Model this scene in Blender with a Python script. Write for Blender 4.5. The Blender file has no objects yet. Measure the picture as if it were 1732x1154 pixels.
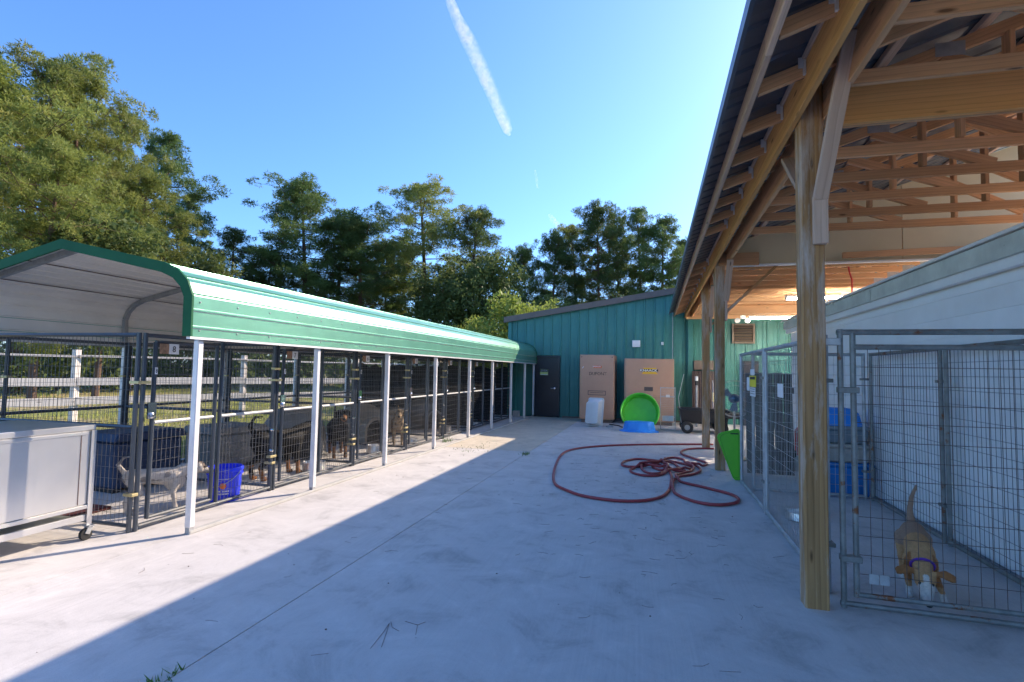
import bpy, bmesh, math, random
from mathutils import Vector, Matrix, Quaternion, noise
S = bpy.context.scene
COL = S.collection
# ------------------------------------------------------------------ camera
cd = bpy.data.cameras.new('camera'); cam = bpy.data.objects.new('camera', cd); COL.objects.link(cam)
cd.sensor_width = 36.0; cd.lens = 900.0 / 1732.0 * 36.0; cd.clip_start = 0.05; cd.clip_end = 20000
_r = Vector((0.966185, 0.257224, 0.017969)); _d = Vector((0.003044, 0.058304, -0.998294)); _f = Vector((-0.257833, 0.964591, 0.05555))
_m = Matrix((( _r.x, -_d.x, -_f.x, 0.0), (_r.y, -_d.y, -_f.y, 0.0), (_r.z, -_d.z, -_f.z, 1.53), (0, 0, 0, 1)))
cam.matrix_world = _m
S.camera = cam
# ------------------------------------------------------------------ light
SUN_EL = math.radians(31.0); SUN_AZ = math.radians(37.0)      # azimuth from +Y towards +X
SUN_DIR = Vector((math.sin(SUN_AZ) * math.cos(SUN_EL), math.cos(SUN_AZ) * math.cos(SUN_EL), math.sin(SUN_EL)))
w = bpy.data.worlds.new('World'); S.world = w; w.use_nodes = True
nt = w.node_tree; bg = nt.nodes['Background']; sky = nt.nodes.new('ShaderNodeTexSky'); sky.sky_type = 'NISHITA'
sky.sun_disc = False; sky.sun_elevation = SUN_EL; sky.sun_rotation = SUN_AZ
sky.altitude = 50.0; sky.air_density = 1.0; sky.dust_density = 0.75; sky.ozone_density = 10.0
nt.links.new(sky.outputs[0], bg.inputs[0]); bg.inputs[1].default_value = 0.077
sl = bpy.data.lights.new('sun', 'SUN'); sl.energy = 2.1; sl.angle = math.radians(0.5); sl.color = (0.95, 0.79, 0.61)
so = bpy.data.objects.new('sun', sl); COL.objects.link(so); so.location = (20, 25, 30)
so.rotation_mode = 'QUATERNION'; so.rotation_quaternion = SUN_DIR.to_track_quat('Z', 'Y')
S.view_settings.view_transform = 'Standard'; S.view_settings.look = 'None'; S.view_settings.gamma = 1.0
S.view_settings.exposure = 2.13
S.render.engine = 'CYCLES'; S.cycles.max_bounces = 8; S.cycles.diffuse_bounces = 4; S.cycles.glossy_bounces = 3; S.cycles.transparent_max_bounces = 8
S.cycles.use_adaptive_sampling = True; S.cycles.adaptive_threshold = 0.02; S.cycles.use_denoising = True
# ------------------------------------------------------------------ helpers
def W(o):
    m = o.matrix_basis.copy()
    if o.parent: m = W(o.parent) @ o.matrix_parent_inverse @ m
    return m
def attach(o, p):
    if p is not None:
        o.parent = p; o.matrix_parent_inverse = W(p).inverted()
    return o
def tag(o, label, cat, group=None):
    o['label'] = label; o['category'] = cat
    if group: o['group'] = group
    return o
def empty(name, loc=(0, 0, 0), rz=0.0, label=None, cat=None, group=None):
    o = bpy.data.objects.new(name, None); COL.objects.link(o); o.location = loc; o.rotation_euler = (0, 0, rz); o.empty_display_size = 0.1
    if label: tag(o, label, cat, group)
    return o
def link(name, me, mat=None, parent=None, keep=False):
    """keep=True: mesh coordinates are the parent's local coordinates"""
    o = bpy.data.objects.new(name, me); COL.objects.link(o)
    if mat is not None:
        if len(me.materials) == 0:
            for m_ in (mat if isinstance(mat, (list, tuple)) else [mat]): me.materials.append(m_)
    if parent is not None:
        if keep: o.parent = parent
        else: attach(o, parent)
    return o
def copy_tree(o, parent=None):
    c = o.copy(); COL.objects.link(c); inv = o.matrix_parent_inverse.copy(); c.parent = parent; c.matrix_parent_inverse = inv
    for ch in list(o.children): copy_tree(ch, c)
    return c
class MB:
    def __init__(s): s.v = []; s.f = []; s.mi = []; s.cur = 0
    def add(s, vs, fs):
        b = len(s.v); s.v += [tuple(p) for p in vs]; s.f += [tuple(i + b for i in f) for f in fs]; s.mi += [s.cur] * len(fs); return s
    def box(s, x0, x1, y0, y1, z0, z1):
        return s.add([(x0, y0, z0), (x1, y0, z0), (x1, y1, z0), (x0, y1, z0), (x0, y0, z1), (x1, y0, z1), (x1, y1, z1), (x0, y1, z1)],
                     [(0, 3, 2, 1), (4, 5, 6, 7), (0, 1, 5, 4), (1, 2, 6, 5), (2, 3, 7, 6), (3, 0, 4, 7)])
    def frame(s, p, q, up=(0, 0, 1)):
        d = (Vector(q) - Vector(p)).normalized(); u = Vector(up)
        if abs(d.dot(u)) > .98: u = Vector((1, 0, 0)) if abs(d.x) < .9 else Vector((0, 1, 0))
        a = d.cross(u).normalized(); b = a.cross(d).normalized(); return a, b
    def bar(s, p, q, w_, h_, up=(0, 0, 1)):
        p = Vector(p); q = Vector(q); a, b = s.frame(p, q, up); a = a * w_ / 2; b = b * h_ / 2
        vs = [p - a - b, p + a - b, p + a + b, p - a + b, q - a - b, q + a - b, q + a + b, q - a + b]
        return s.add(vs, [(0, 1, 2, 3), (7, 6, 5, 4), (0, 4, 5, 1), (1, 5, 6, 2), (2, 6, 7, 3), (3, 7, 4, 0)])
    def tube(s, pts, r, n=8, cap=True, closed=False):
        pts = [Vector(p) for p in pts]; m = len(pts); rs = r if isinstance(r, (list, tuple)) else [r] * m
        vs = []; pa = None
        for i, p in enumerate(pts):
            if closed: t = pts[(i + 1) % m] - pts[i - 1]
            else: t = pts[min(i + 1, m - 1)] - pts[max(i - 1, 0)]
            t.normalize()
            if pa is None:
                u = Vector((0, 0, 1)) if abs(t.z) < .9 else Vector((1, 0, 0)); pa = t.cross(u).normalized()
            else:
                pa = pa - t * pa.dot(t)
                pa = pa.normalized() if pa.length > 1e-6 else t.orthogonal().normalized()
            b = t.cross(pa)
            for k in range(n):
                an = 2 * math.pi * k / n; vs.append(p + (pa * math.cos(an) + b * math.sin(an)) * rs[i])
        fs = []
        for i in range(m if closed else m - 1):
            j = (i + 1) % m
            for k in range(n): fs.append((i * n + k, i * n + (k + 1) % n, j * n + (k + 1) % n, j * n + k))
        if cap and not closed: fs += [tuple(range(n))[::-1], tuple((m - 1) * n + k for k in range(n))]
        return s.add(vs, fs)
    def lathe(s, prof, c=(0, 0, 0), n=20, axis='z', cap=False):
        vs = []; m = len(prof)
        for r, z in prof:
            for k in range(n):
                an = 2 * math.pi * k / n; a, b = r * math.cos(an), r * math.sin(an)
                vs.append((c[0] + a, c[1] + b, c[2] + z) if axis == 'z' else ((c[0] + a, c[1] - z, c[2] + b) if axis == 'y' else (c[0] + z, c[1] + a, c[2] + b)))
        fs = [(i * n + k, i * n + (k + 1) % n, (i + 1) * n + (k + 1) % n, (i + 1) * n + k) for i in range(m - 1) for k in range(n)]
        if cap: fs += [tuple(range(n))[::-1], tuple((m - 1) * n + k for k in range(n))]
        return s.add(vs, fs)
    def prism(s, poly, d0, d1, plane='xz'):
        n = len(poly); f3 = {'xz': lambda a, b, d: (a, d, b), 'yz': lambda a, b, d: (d, a, b), 'xy': lambda a, b, d: (a, b, d)}[plane]
        vs = [f3(a, b, d0) for a, b in poly] + [f3(a, b, d1) for a, b in poly]
        return s.add(vs, [tuple(range(n)), tuple(range(n, 2 * n))[::-1]] + [(i, i + n, (i + 1) % n + n, (i + 1) % n) for i in range(n)])
    def ell(s, c, r, n=12, m=8, rot=None):
        vs = []; fs = []
        for i in range(m + 1):
            th = math.pi * i / m
            for k in range(n):
                ph = 2 * math.pi * k / n; p = Vector((r[0] * math.sin(th) * math.cos(ph), r[1] * math.sin(th) * math.sin(ph), r[2] * math.cos(th)))
                if rot is not None: p = rot @ p
                vs.append(Vector(c) + p)
        for i in range(m):
            for k in range(n): fs.append((i * n + k, (i + 1) * n + k, (i + 1) * n + (k + 1) % n, i * n + (k + 1) % n))
        return s.add(vs, fs)
    def mesh(s, name, smooth=False, bevel=0.0, fix=True):
        me = bpy.data.meshes.new(name); me.from_pydata(s.v, [], s.f)
        if any(s.mi): me.polygons.foreach_set('material_index', s.mi)
        if fix or bevel:
            b = bmesh.new(); b.from_mesh(me)
            if fix: bmesh.ops.recalc_face_normals(b, faces=b.faces)
            if bevel: bmesh.ops.bevel(b, geom=[e for e in b.edges if e.calc_face_angle(0) > .6], offset=bevel, segments=1, affect='EDGES')
            b.to_mesh(me); b.free()
        if smooth:
            me.polygons.foreach_set('use_smooth', [True] * len(me.polygons))
            try: me.set_sharp_from_angle(angle=math.radians(40))
            except Exception: pass
        me.update(); return me
    def build(s, name, mat, parent=None, smooth=False, bevel=0.0, keep=False, fix=True):
        return link(name, s.mesh(name, smooth, bevel, fix), mat, parent, keep)
_bc = {}
def beam(name, p, q, w_, h_, mat, parent=None, up=(0, 0, 1), bev=0.004, keep=False):
    """a board of its own: local X runs along the grain"""
    p = Vector(p); q = Vector(q); L = (q - p).length; key = (round(L, 3), round(w_, 4), round(h_, 4), mat.name)
    if key not in _bc:
        _bc[key] = MB().box(0, L, -w_ / 2, w_ / 2, -h_ / 2, h_ / 2).mesh(name, bevel=bev); _bc[key].materials.append(mat)
    o = bpy.data.objects.new(name, _bc[key]); COL.objects.link(o)
    d = (q - p).normalized(); u = Vector(up)
    if abs(d.dot(u)) > .98: u = Vector((0, 1, 0))
    y = u.cross(d).normalized(); z = d.cross(y).normalized()
    m = Matrix(((d.x, y.x, z.x, p.x), (d.y, y.y, z.y, p.y), (d.z, y.z, z.z, p.z), (0, 0, 0, 1)))
    o.matrix_basis = m
    if parent is not None:
        if keep: o.parent = parent
        else: attach(o, parent)
    return o
def text_mesh(body, width, height=None, ext=0.0008, bold=0.0):
    cu = bpy.data.curves.new('lettering', 'FONT'); cu.body = body; cu.extrude = ext; cu.offset = bold; cu.resolution_u = 3; cu.align_x = 'CENTER'; cu.align_y = 'CENTER'
    o = bpy.data.objects.new('lettering_tmp', cu); COL.objects.link(o); bpy.context.view_layer.update()
    dg = bpy.context.evaluated_depsgraph_get(); me = bpy.data.meshes.new_from_object(o.evaluated_get(dg))
    bpy.data.objects.remove(o); bpy.data.curves.remove(cu)
    xs = [v.co.x for v in me.vertices]; ys = [v.co.y for v in me.vertices]
    cx_, cy_ = (min(xs) + max(xs)) / 2, (min(ys) + max(ys)) / 2; sx = width / (max(xs) - min(xs)); sy = (height / (max(ys) - min(ys))) if height else sx
    for v in me.vertices: v.co.x = (v.co.x - cx_) * sx; v.co.y = (v.co.y - cy_) * sy
    return me
FACE_S = Matrix.Rotation(math.radians(90), 4, 'X')             # text facing -Y
FACE_E = Matrix.Rotation(math.radians(90), 4, 'Z') @ FACE_S    # text facing +X
FACE_W = Matrix.Rotation(math.radians(-90), 4, 'Z') @ FACE_S   # text facing -X
def text(name, body, loc, width, mat, parent, face=FACE_S, height=None, bold=0.0):
    me = text_mesh(body, width, height, bold=bold); me.materials.clear(); me.materials.append(mat)
    o = bpy.data.objects.new(name, me); COL.objects.link(o); o.matrix_basis = Matrix.Translation(loc) @ face
    return attach(o, parent)
# ------------------------------------------------------------------ materials
def new_mat(name):
    m = bpy.data.materials.new(name); m.use_nodes = True; t = m.node_tree; return m, t, t.nodes['Principled BSDF']
def N(t, kind, **kw):
    n = t.nodes.new(kind)
    for k, v in kw.items():
        if k.startswith('i_'): n.inputs[k[2:]].default_value = v
        else: setattr(n, k, v)
    return n
def ramp(t, fac, stops):
    r = N(t, 'ShaderNodeValToRGB'); e = r.color_ramp.elements
    while len(e) < len(stops): e.new(0.5)
    for i, (p, c) in enumerate(stops): e[i].position = p; e[i].color = (*c, 1) if len(c) == 3 else c
    t.links.new(fac, r.inputs[0]); return r.outputs[0]
def coords(t, scale=(1, 1, 1), rand=True):
    tc = N(t, 'ShaderNodeTexCoord'); mp = N(t, 'ShaderNodeMapping'); mp.inputs['Scale'].default_value = scale
    t.links.new(tc.outputs['Object'], mp.inputs['Vector'])
    if rand:
        oi = N(t, 'ShaderNodeObjectInfo'); ml = N(t, 'ShaderNodeMath', operation='MULTIPLY'); ml.inputs[1].default_value = 37.0
        t.links.new(oi.outputs['Random'], ml.inputs[0]); cb = N(t, 'ShaderNodeCombineXYZ')
        for i in range(3): t.links.new(ml.outputs[0], cb.inputs[i])
        t.links.new(cb.outputs[0], mp.inputs['Location'])
    return mp.outputs[0]
def noise_(t, vec, scale, detail=4, rough=.6, dist=0.0):
    n = N(t, 'ShaderNodeTexNoise'); n.inputs['Scale'].default_value = scale; n.inputs['Detail'].default_value = detail; n.inputs['Roughness'].default_value = rough; n.inputs['Distortion'].default_value = dist
    t.links.new(vec, n.inputs['Vector']); return n.outputs['Fac']
def mixc(t, fac, a, b, mode='MIX'):
    m = N(t, 'ShaderNodeMix', data_type='RGBA', blend_type=mode)
    for s_, v in ((0, fac), (6, a), (7, b)):
        if hasattr(v, 'is_output'): t.links.new(v, m.inputs[s_])
        elif s_ == 0: m.inputs[0].default_value = v
        else: m.inputs[s_].default_value = (*v, 1)
    return m.outputs[2]
def bump(t, bs, height, strength, dist=0.01):
    b = N(t, 'ShaderNodeBump'); b.inputs['Strength'].default_value = strength; b.inputs['Distance'].default_value = dist
    t.links.new(height, b.inputs['Height']); t.links.new(b.outputs[0], bs.inputs['Normal'])
def dark(c, k): return tuple(x * k for x in c)
def plain(name, col, rough=.6, metal=0.0, var=.12, scale=3.0, coat=0.0, spec=.5, bumpk=0.0, bscale=60, wear=None):
    """paint / plastic / metal with blotches, object variation and optional worn spots"""
    m, t, b = new_mat(name); v = coords(t)
    f = noise_(t, v, scale, 5, .65)
    c = ramp(t, f, [(.3, dark(col, 1 - var)), (.7, tuple(min(1, x * (1 + var)) for x in col))])
    if wear:
        f2 = noise_(t, v, wear[1], 6, .7); mk = ramp(t, f2, [(wear[2], (0, 0, 0)), (wear[2] + .06, (1, 1, 1))]); c = mixc(t, mk, c, wear[0])
    t.links.new(c, b.inputs['Base Color'])
    r = N(t, 'ShaderNodeMapRange'); r.inputs['To Min'].default_value = max(.03, rough - .08); r.inputs['To Max'].default_value = min(1, rough + .1)
    t.links.new(noise_(t, v, scale * 3, 3), r.inputs[0]); t.links.new(r.outputs[0], b.inputs['Roughness'])
    b.inputs['Metallic'].default_value = metal; b.inputs['Coat Weight'].default_value = coat; b.inputs['Coat Roughness'].default_value = .2
    b.inputs['Specular IOR Level'].default_value = spec
    if bumpk: bump(t, b, noise_(t, v, bscale, 4), bumpk)
    return m
def wood(name, light, darkc, rough=.75, grain=1.0, grey=None, var=.28, knots=True):
    m, t, b = new_mat(name); v = coords(t, (1.1 * grain, 17, 17))
    f = noise_(t, v, 1.6, 7, .66, .7); v2 = coords(t, (.35, 4.2, 4.2)); f3 = noise_(t, v2, 1.3, 3, .6, 1.5)
    tc = N(t, 'ShaderNodeTexCoord'); oi = N(t, 'ShaderNodeObjectInfo'); mp = N(t, 'ShaderNodeMapping'); mp.inputs['Scale'].default_value = (.16 * grain, 1, 1); cb = N(t, 'ShaderNodeCombineXYZ'); ml = N(t, 'ShaderNodeMath', operation='MULTIPLY'); ml.inputs[1].default_value = 53.0
    t.links.new(oi.outputs['Random'], ml.inputs[0]); t.links.new(ml.outputs[0], cb.inputs[0]); cb.inputs[1].default_value = .035; cb.inputs[2].default_value = .06
    t.links.new(tc.outputs['Object'], mp.inputs['Vector']); t.links.new(cb.outputs[0], mp.inputs['Location'])
    wv = N(t, 'ShaderNodeTexWave', wave_type='RINGS', rings_direction='X', wave_profile='SAW'); wv.inputs['Scale'].default_value = 11; wv.inputs['Distortion'].default_value = 4.5; wv.inputs['Detail'].default_value = 2.5; wv.inputs['Detail Scale'].default_value = .55; wv.inputs['Detail Roughness'].default_value = .6
    t.links.new(mp.outputs[0], wv.inputs['Vector'])
    c1 = ramp(t, f, [(.25, darkc), (.72, light)])
    c2 = mixc(t, .42, c1, ramp(t, wv.outputs['Fac'], [(.05, light), (.7, tuple((a_ + b_) / 2 for a_, b_ in zip(light, darkc))), (.95, dark(darkc, .7))]))
    c2 = mixc(t, .3, c2, ramp(t, f3, [(.3, dark(darkc, .9)), (.7, tuple(min(1, x * 1.1) for x in light))]))
    if knots:
        vo = N(t, 'ShaderNodeTexVoronoi'); vo.inputs['Scale'].default_value = 1.0; t.links.new(coords(t, (2.0, 8, 8)), vo.inputs['Vector'])
        mk = ramp(t, vo.outputs['Distance'], [(.05, (1, 1, 1)), (.12, (0, 0, 0))]); c2 = mixc(t, mk, c2, dark(darkc, .4))
    if grey:
        fg = noise_(t, coords(t, (1.3, 9, 9)), 1.0, 6, .72); c2 = mixc(t, ramp(t, fg, [(grey[1] - .08, (0, 0, 0)), (grey[1] + .12, (.85, .85, .85))]), c2, grey[0])
        fk = noise_(t, coords(t, (1.0, 26, 26)), 1.1, 3, .6); c2 = mixc(t, ramp(t, fk, [(.66, (0, 0, 0)), (.72, (.7, .7, .7))]), c2, dark(darkc, .4))
    hs = N(t, 'ShaderNodeHueSaturation'); mr = N(t, 'ShaderNodeMapRange'); mr.inputs['To Min'].default_value = 1 - var; mr.inputs['To Max'].default_value = 1 + var * .7
    t.links.new(oi.outputs['Random'], mr.inputs[0]); t.links.new(mr.outputs[0], hs.inputs['Value']); t.links.new(c2, hs.inputs['Color'])
    t.links.new(hs.outputs[0], b.inputs['Base Color']); b.inputs['Roughness'].default_value = rough; b.inputs['Specular IOR Level'].default_value = .25
    bump(t, b, f, .4, .004); return m
def concrete(name, base, tint):
    m, t, b = new_mat(name); v = coords(t, rand=False)
    f1 = noise_(t, v, .45, 6, .62, .4); f2 = noise_(t, v, 6, 6, .7); f3 = noise_(t, v, 90, 3, .7)
    c = ramp(t, f1, [(.28, dark(base, .72)), (.5, base), (.72, tuple(x * 1.13 for x in tint))])
    c = mixc(t, .45, c, ramp(t, f2, [(.25, dark(base, .68)), (.7, tuple(x * 1.12 for x in base))]))
    c = mixc(t, .28, c, ramp(t, f3, [(.3, dark(base, .55)), (.65, tuple(x * 1.1 for x in base))]))
    # broom streaks along Y, bending gently
    tc = N(t, 'ShaderNodeTexCoord'); nx = N(t, 'ShaderNodeTexNoise'); nx.inputs['Scale'].default_value = .18; nx.inputs['Detail'].default_value = 1; t.links.new(tc.outputs['Object'], nx.inputs['Vector'])
    ad = N(t, 'ShaderNodeMix', data_type='RGBA', blend_type='LINEAR_LIGHT'); ad.inputs[0].default_value = .35; t.links.new(tc.outputs['Object'], ad.inputs[6]); t.links.new(nx.outputs['Color'], ad.inputs[7])
    mp = N(t, 'ShaderNodeMapping'); mp.inputs['Scale'].default_value = (60, 1.3, 1); t.links.new(ad.outputs[2], mp.inputs['Vector'])
    fs = noise_(t, mp.outputs[0], 1.0, 5, .75); patch = ramp(t, noise_(t, v, .6, 4, .6), [(.38, (.12, .12, .12)), (.62, (.55, .55, .55))]); c = mixc(t, patch, c, ramp(t, fs, [(.3, dark(base, .55)), (.66, tuple(min(1, x * 1.16) for x in base))]))
    # patchy weathering and pores
    fp = noise_(t, v, 2.2, 8, .72, .6); c = mixc(t, .6, c, ramp(t, fp, [(.30, dark(base, .48)), (.47, dark(base, .92)), (.56, base), (.70, tuple(min(1, x * 1.18) for x in tint))]))
    por = noise_(t, v, 230, 2, .6); c = mixc(t, ramp(t, por, [(.60, (0, 0, 0)), (.70, (.6, .6, .6))]), c, dark(base, .35))
    # dark spots and stains
    vo = N(t, 'ShaderNodeTexVoronoi'); vo.inputs['Scale'].default_value = 2.6; t.links.new(v, vo.inputs['Vector'])
    c = mixc(t, ramp(t, vo.outputs['Distance'], [(.010, (.8, .8, .8)), (.02, (0, 0, 0))]), c, (.12, .11, .10))
    st = noise_(t, v, .8, 5, .75, 1.2); c = mixc(t, ramp(t, st, [(.6, (0, 0, 0)), (.8, (.4, .4, .4))]), c, dark(tint, .58))
    t.links.new(c, b.inputs['Base Color']); b.inputs['Roughness'].default_value = .82; b.inputs['Specular IOR Level'].default_value = .35
    h = N(t, 'ShaderNodeMath', operation='ADD'); t.links.new(fs, h.inputs[0]); t.links.new(f3, h.inputs[1]); bump(t, b, h.outputs[0], .25, .004); return m
def leafmat(name, c0, c1, c2, trans=.35, sc=.5):
    m, t, b = new_mat(name); tc = N(t, 'ShaderNodeTexCoord'); oi = N(t, 'ShaderNodeObjectInfo')
    f = noise_(t, tc.outputs['Object'], sc, 4, .7); f2 = noise_(t, tc.outputs['Object'], 9, 2, .6)
    c = ramp(t, f, [(.32, c0), (.52, c1), (.7, c2)]); c = mixc(t, .4, c, ramp(t, f2, [(.3, dark(c1, .6)), (.7, tuple(x * 1.35 for x in c1))]))
    hs = N(t, 'ShaderNodeHueSaturation'); mr = N(t, 'ShaderNodeMapRange'); mr.inputs['To Min'].default_value = .75; mr.inputs['To Max'].default_value = 1.2
    t.links.new(oi.outputs['Random'], mr.inputs[0]); t.links.new(mr.outputs[0], hs.inputs['Value']); t.links.new(c, hs.inputs['Color'])
    t.links.new(hs.outputs[0], b.inputs['Base Color']); b.inputs['Roughness'].default_value = .55; b.inputs['Specular IOR Level'].default_value = .3
    tr = N(t, 'ShaderNodeBsdfTranslucent'); t.links.new(hs.outputs[0], tr.inputs['Color']); mx = N(t, 'ShaderNodeMixShader'); mx.inputs[0].default_value = trans
    out = t.nodes['Material Output']; t.links.new(b.outputs[0], mx.inputs[1]); t.links.new(tr.outputs[0], mx.inputs[2]); t.links.new(mx.outputs[0], out.inputs[0]); return m
def emit(name, col, k):
    m, t, b = new_mat(name); b.inputs['Base Color'].default_value = (*col, 1); b.inputs['Emission Color'].default_value = (*col, 1); b.inputs['Emission Strength'].default_value = k; return m
M = {}
M['concrete'] = concrete('concrete', (.585, .555, .535), (.60, .565, .54)); M['concrete_tan'] = concrete('concrete_tan', (.58, .51, .41), (.60, .52, .42))
M['soil'] = plain('dark joint soil', (.035, .03, .025), .95)
M['lumber'] = wood('yellow lumber', (.90, .50, .19), (.66, .31, .10))
M['lumber_red'] = wood('reddish truss lumber', (.80, .47, .25), (.52, .27, .13))
M['lumber_pale'] = wood('pale weathered brace', (.72, .52, .39), (.50, .33, .23))
M['post'] = wood('treated post', (.56, .31, .13), (.17, .085, .033), grey=((.55, .47, .40), .55), grain=.6)
M['fence_wood'] = wood('weathered fence board', (.78, .72, .66), (.60, .54, .48), var=.12)
M['plank_dark'] = wood('dark stained planks', (.10, .075, .06), (.045, .033, .027))
M['green_out'] = plain('green roof paint', (.13, .36, .255), .34, .45, .12, 1.6, spec=.8, bumpk=.05, bscale=5)
M['green_trim'] = plain('dark green trim paint', (.010, .10, .038), .6, spec=.2)
M['cream_in'] = plain('cream sheet underside', (.86, .81, .73), .5, 0, .08, 1.2)
M['galv'] = plain('galvanised steel', (.42, .43, .44), .5, .6, .22, 9.0)
M['galv_white'] = plain('bright galvanised post', (.72, .70, .69), .45, .25, .10, 5.0)
M['galv_rust'] = plain('galvanised pipe with rust', (.22, .225, .215), .5, .4, .3, 8.0, wear=((.20, .075, .03), 7.0, .58))
M['slate'] = plain('dark slate powder coat', (.045, .055, .07), .32, .0, .15, 6.0, coat=.35)
M['rail_grey'] = plain('light grey gate rail', (.34, .35, .36), .5, .2, .15, 8)
M['wire_dark'] = plain('grey welded wire', (.13, .135, .145), .42, .4, .15, 10)
M['wire_rusty'] = plain('rusty welded wire', (.14, .10, .085), .6, .4, .35, 4)
M['wire_silver'] = plain('silver welded wire', (.5, .49, .47), .42, .5, .15, 10)
M['brass'] = plain('zinc yellow clamp', (.55, .46, .24), .4, .6, .15, 20)
M['teal'] = plain('teal wall paint', (.045, .21, .18), .45, 0, .16, .7, wear=((.10, .25, .20), 2.3, .66))
M['brown_trim'] = plain('brown roof trim', (.17, .12, .10), .5)
M['door'] = plain('black door paint', (.012, .016, .026), .32, 0, .3, 2.0)
M['white_siding'] = plain('white lap siding', (.87, .86, .85), .6, 0, .07, 1.1)
M['trim_grey'] = plain('grey green trim board', (.60, .62, .56), .7, 0, .18, 3, wear=((.25, .24, .2), 9, .66))
M['metal_under'] = plain('dark roof sheet underside', (.10, .115, .145), .38, .35, .25, 1.4)
M['cream_panel'] = plain('cream gable panel', (.62, .53, .34), .7, 0, .07, .8)
M['tan_box'] = plain('tan cabinet enamel', (.52, .30, .195), .42, 0, .07, 1.2, wear=((.22, .12, .07), 5, .72))
M['black'] = plain('black rubber', (.012, .012, .013), .55); M['black_plastic'] = plain('black plastic', (.016, .017, .02), .4)
M['white_plastic'] = plain('white plastic', (.74, .74, .73), .42, 0, .06, 3); M['white_paint'] = plain('white paint', (.8, .8, .79), .5, 0, .03)
M['pool_green'] = plain('lime green plastic', (.10, .62, .045), .38, 0, .08, 4); M['lid_green'] = plain('lime lid plastic', (.11, .50, .02), .36, 0, .10, 4)
M['pool_blue'] = plain('sky blue plastic', (.03, .29, .86), .4, 0, .08, 4); M['bucket_blue'] = plain('royal blue plastic', (.02, .045, .72), .3, 0, .08, 5)
M['bin_blue'] = plain('blue tote plastic', (.02, .19, .52), .4, 0, .1, 3); M['bin_grey'] = plain('grey tote plastic', (.21, .25, .28), .5); M['bin_beige'] = plain('beige tote plastic', (.42, .38, .34), .55)
M['navy'] = plain('navy plastic', (.018, .042, .10), .5, 0, .15, 3); M['kennel_grey'] = plain('grey dog house plastic', (.22, .215, .205), .6, 0, .18, 3); M['kennel_tan'] = plain('tan dog house plastic', (.30, .25, .19), .6, 0, .15, 3)
M['steel'] = plain('brushed stainless steel', (.78, .77, .76), .30, .85, .06, .9); M['chrome'] = plain('chrome', (.7, .7, .7), .15, 1)
M['hose'] = plain('red rubber hose', (.33, .045, .05), .48, 0, .15, 6)
M['red'] = plain('red plastic', (.6, .03, .03), .4); M['orange'] = plain('orange sticker', (.8, .17, .04), .5, 0, .04); M['amber'] = plain('amber sticker', (.85, .48, .03), .5, 0, .04)
M['yellow'] = plain('yellow sign', (.80, .65, .03), .5, 0, .06); M['sign_lime'] = plain('faded yellow sign', (.62, .65, .20), .5, 0, .06); M['ink'] = plain('black ink', (.012, .012, .012), .6); M['card'] = plain('white card', (.78, .75, .74), .6, 0, .05); M['card_red'] = plain('printed card', (.34, .19, .11), .6, 0, .6, 30)
M['brown_metal'] = plain('brown corrugated metal', (.12, .085, .075), .5); M['louvre'] = plain('brown louvre paint', (.20, .14, .10), .55)
M['tube'] = emit('lit fluorescent tube', (1, .95, .82), 28.0); M['collar'] = plain('purple collar', (.12, .03, .35), .6); M['shade_cloth'] = plain('black shade cloth', (.02, .021, .022), .9, 0, .2, 2)
M['bark'] = wood('pine bark', (.20, .125, .085), (.07, .045, .032), .9, 3.0, knots=False); M['blue_steel'] = plain('blue grey fan motor', (.10, .17, .25), .3, .5)
M['bunk'] = plain('grey weathered block', (.42, .41, .39), .9, 0, .1, 8, bumpk=.4)
# ================================================================== GROUND
def ground_material():
    m, t, b = new_mat('grass and sandy soil'); v = coords(t, rand=False)
    f = noise_(t, v, .22, 6, .6, .5); f2 = noise_(t, v, 3.5, 5, .7); f3 = noise_(t, v, 40, 3, .7)
    c = ramp(t, f, [(.36, (.15, .22, .04)), (.45, (.34, .33, .11)), (.53, (.52, .42, .23)), (.64, (.60, .46, .30))])
    c = mixc(t, .4, c, ramp(t, f2, [(.3, (.07, .11, .02)), (.65, (.26, .23, .10))])); c = mixc(t, .25, c, ramp(t, f3, [(.3, (.05, .06, .02)), (.7, (.3, .27, .14))]))
    t.links.new(c, b.inputs['Base Color']); b.inputs['Roughness'].default_value = .95; b.inputs['Specular IOR Level'].default_value = .1; bump(t, b, f2, .6, .05); return m
M['ground'] = ground_material()
gm = MB(); n = 24; G = 900.0
pts = [-G + 2 * G * i / n for i in range(n + 1)]
gm.add([(x, y, -.06) for y in pts for x in pts], [(j * (n + 1) + i, j * (n + 1) + i + 1, (j + 1) * (n + 1) + i + 1, (j + 1) * (n + 1) + i) for j in range(n) for i in range(n)])
g = gm.build('ground', M['ground']); g['kind'] = 'structure'
yard = MB().box(-7.47, 9.4, -6.0, 17.68, -.058, -.022).build('concrete_yard', M['soil']); yard['kind'] = 'structure'; yard['label'] = 'concrete yard between the kennels and the timber shelter'
for k, (x0, x1, y0, y1, mt) in enumerate(((-7.46, -4.121, -5.95, 17.67, 'concrete'), (-4.117, -2.284, -5.95, 9.945, 'concrete'), (-4.117, -2.284, 9.955, 17.67, 'concrete_tan'),
        (-2.276, 9.35, -5.95, 9.945, 'concrete'), (-2.276, 9.35, 9.955, 17.67, 'concrete'))):
    MB().box(x0, x1, y0, y1, -.10, 0.0).build('slab', M[mt], yard)
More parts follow.
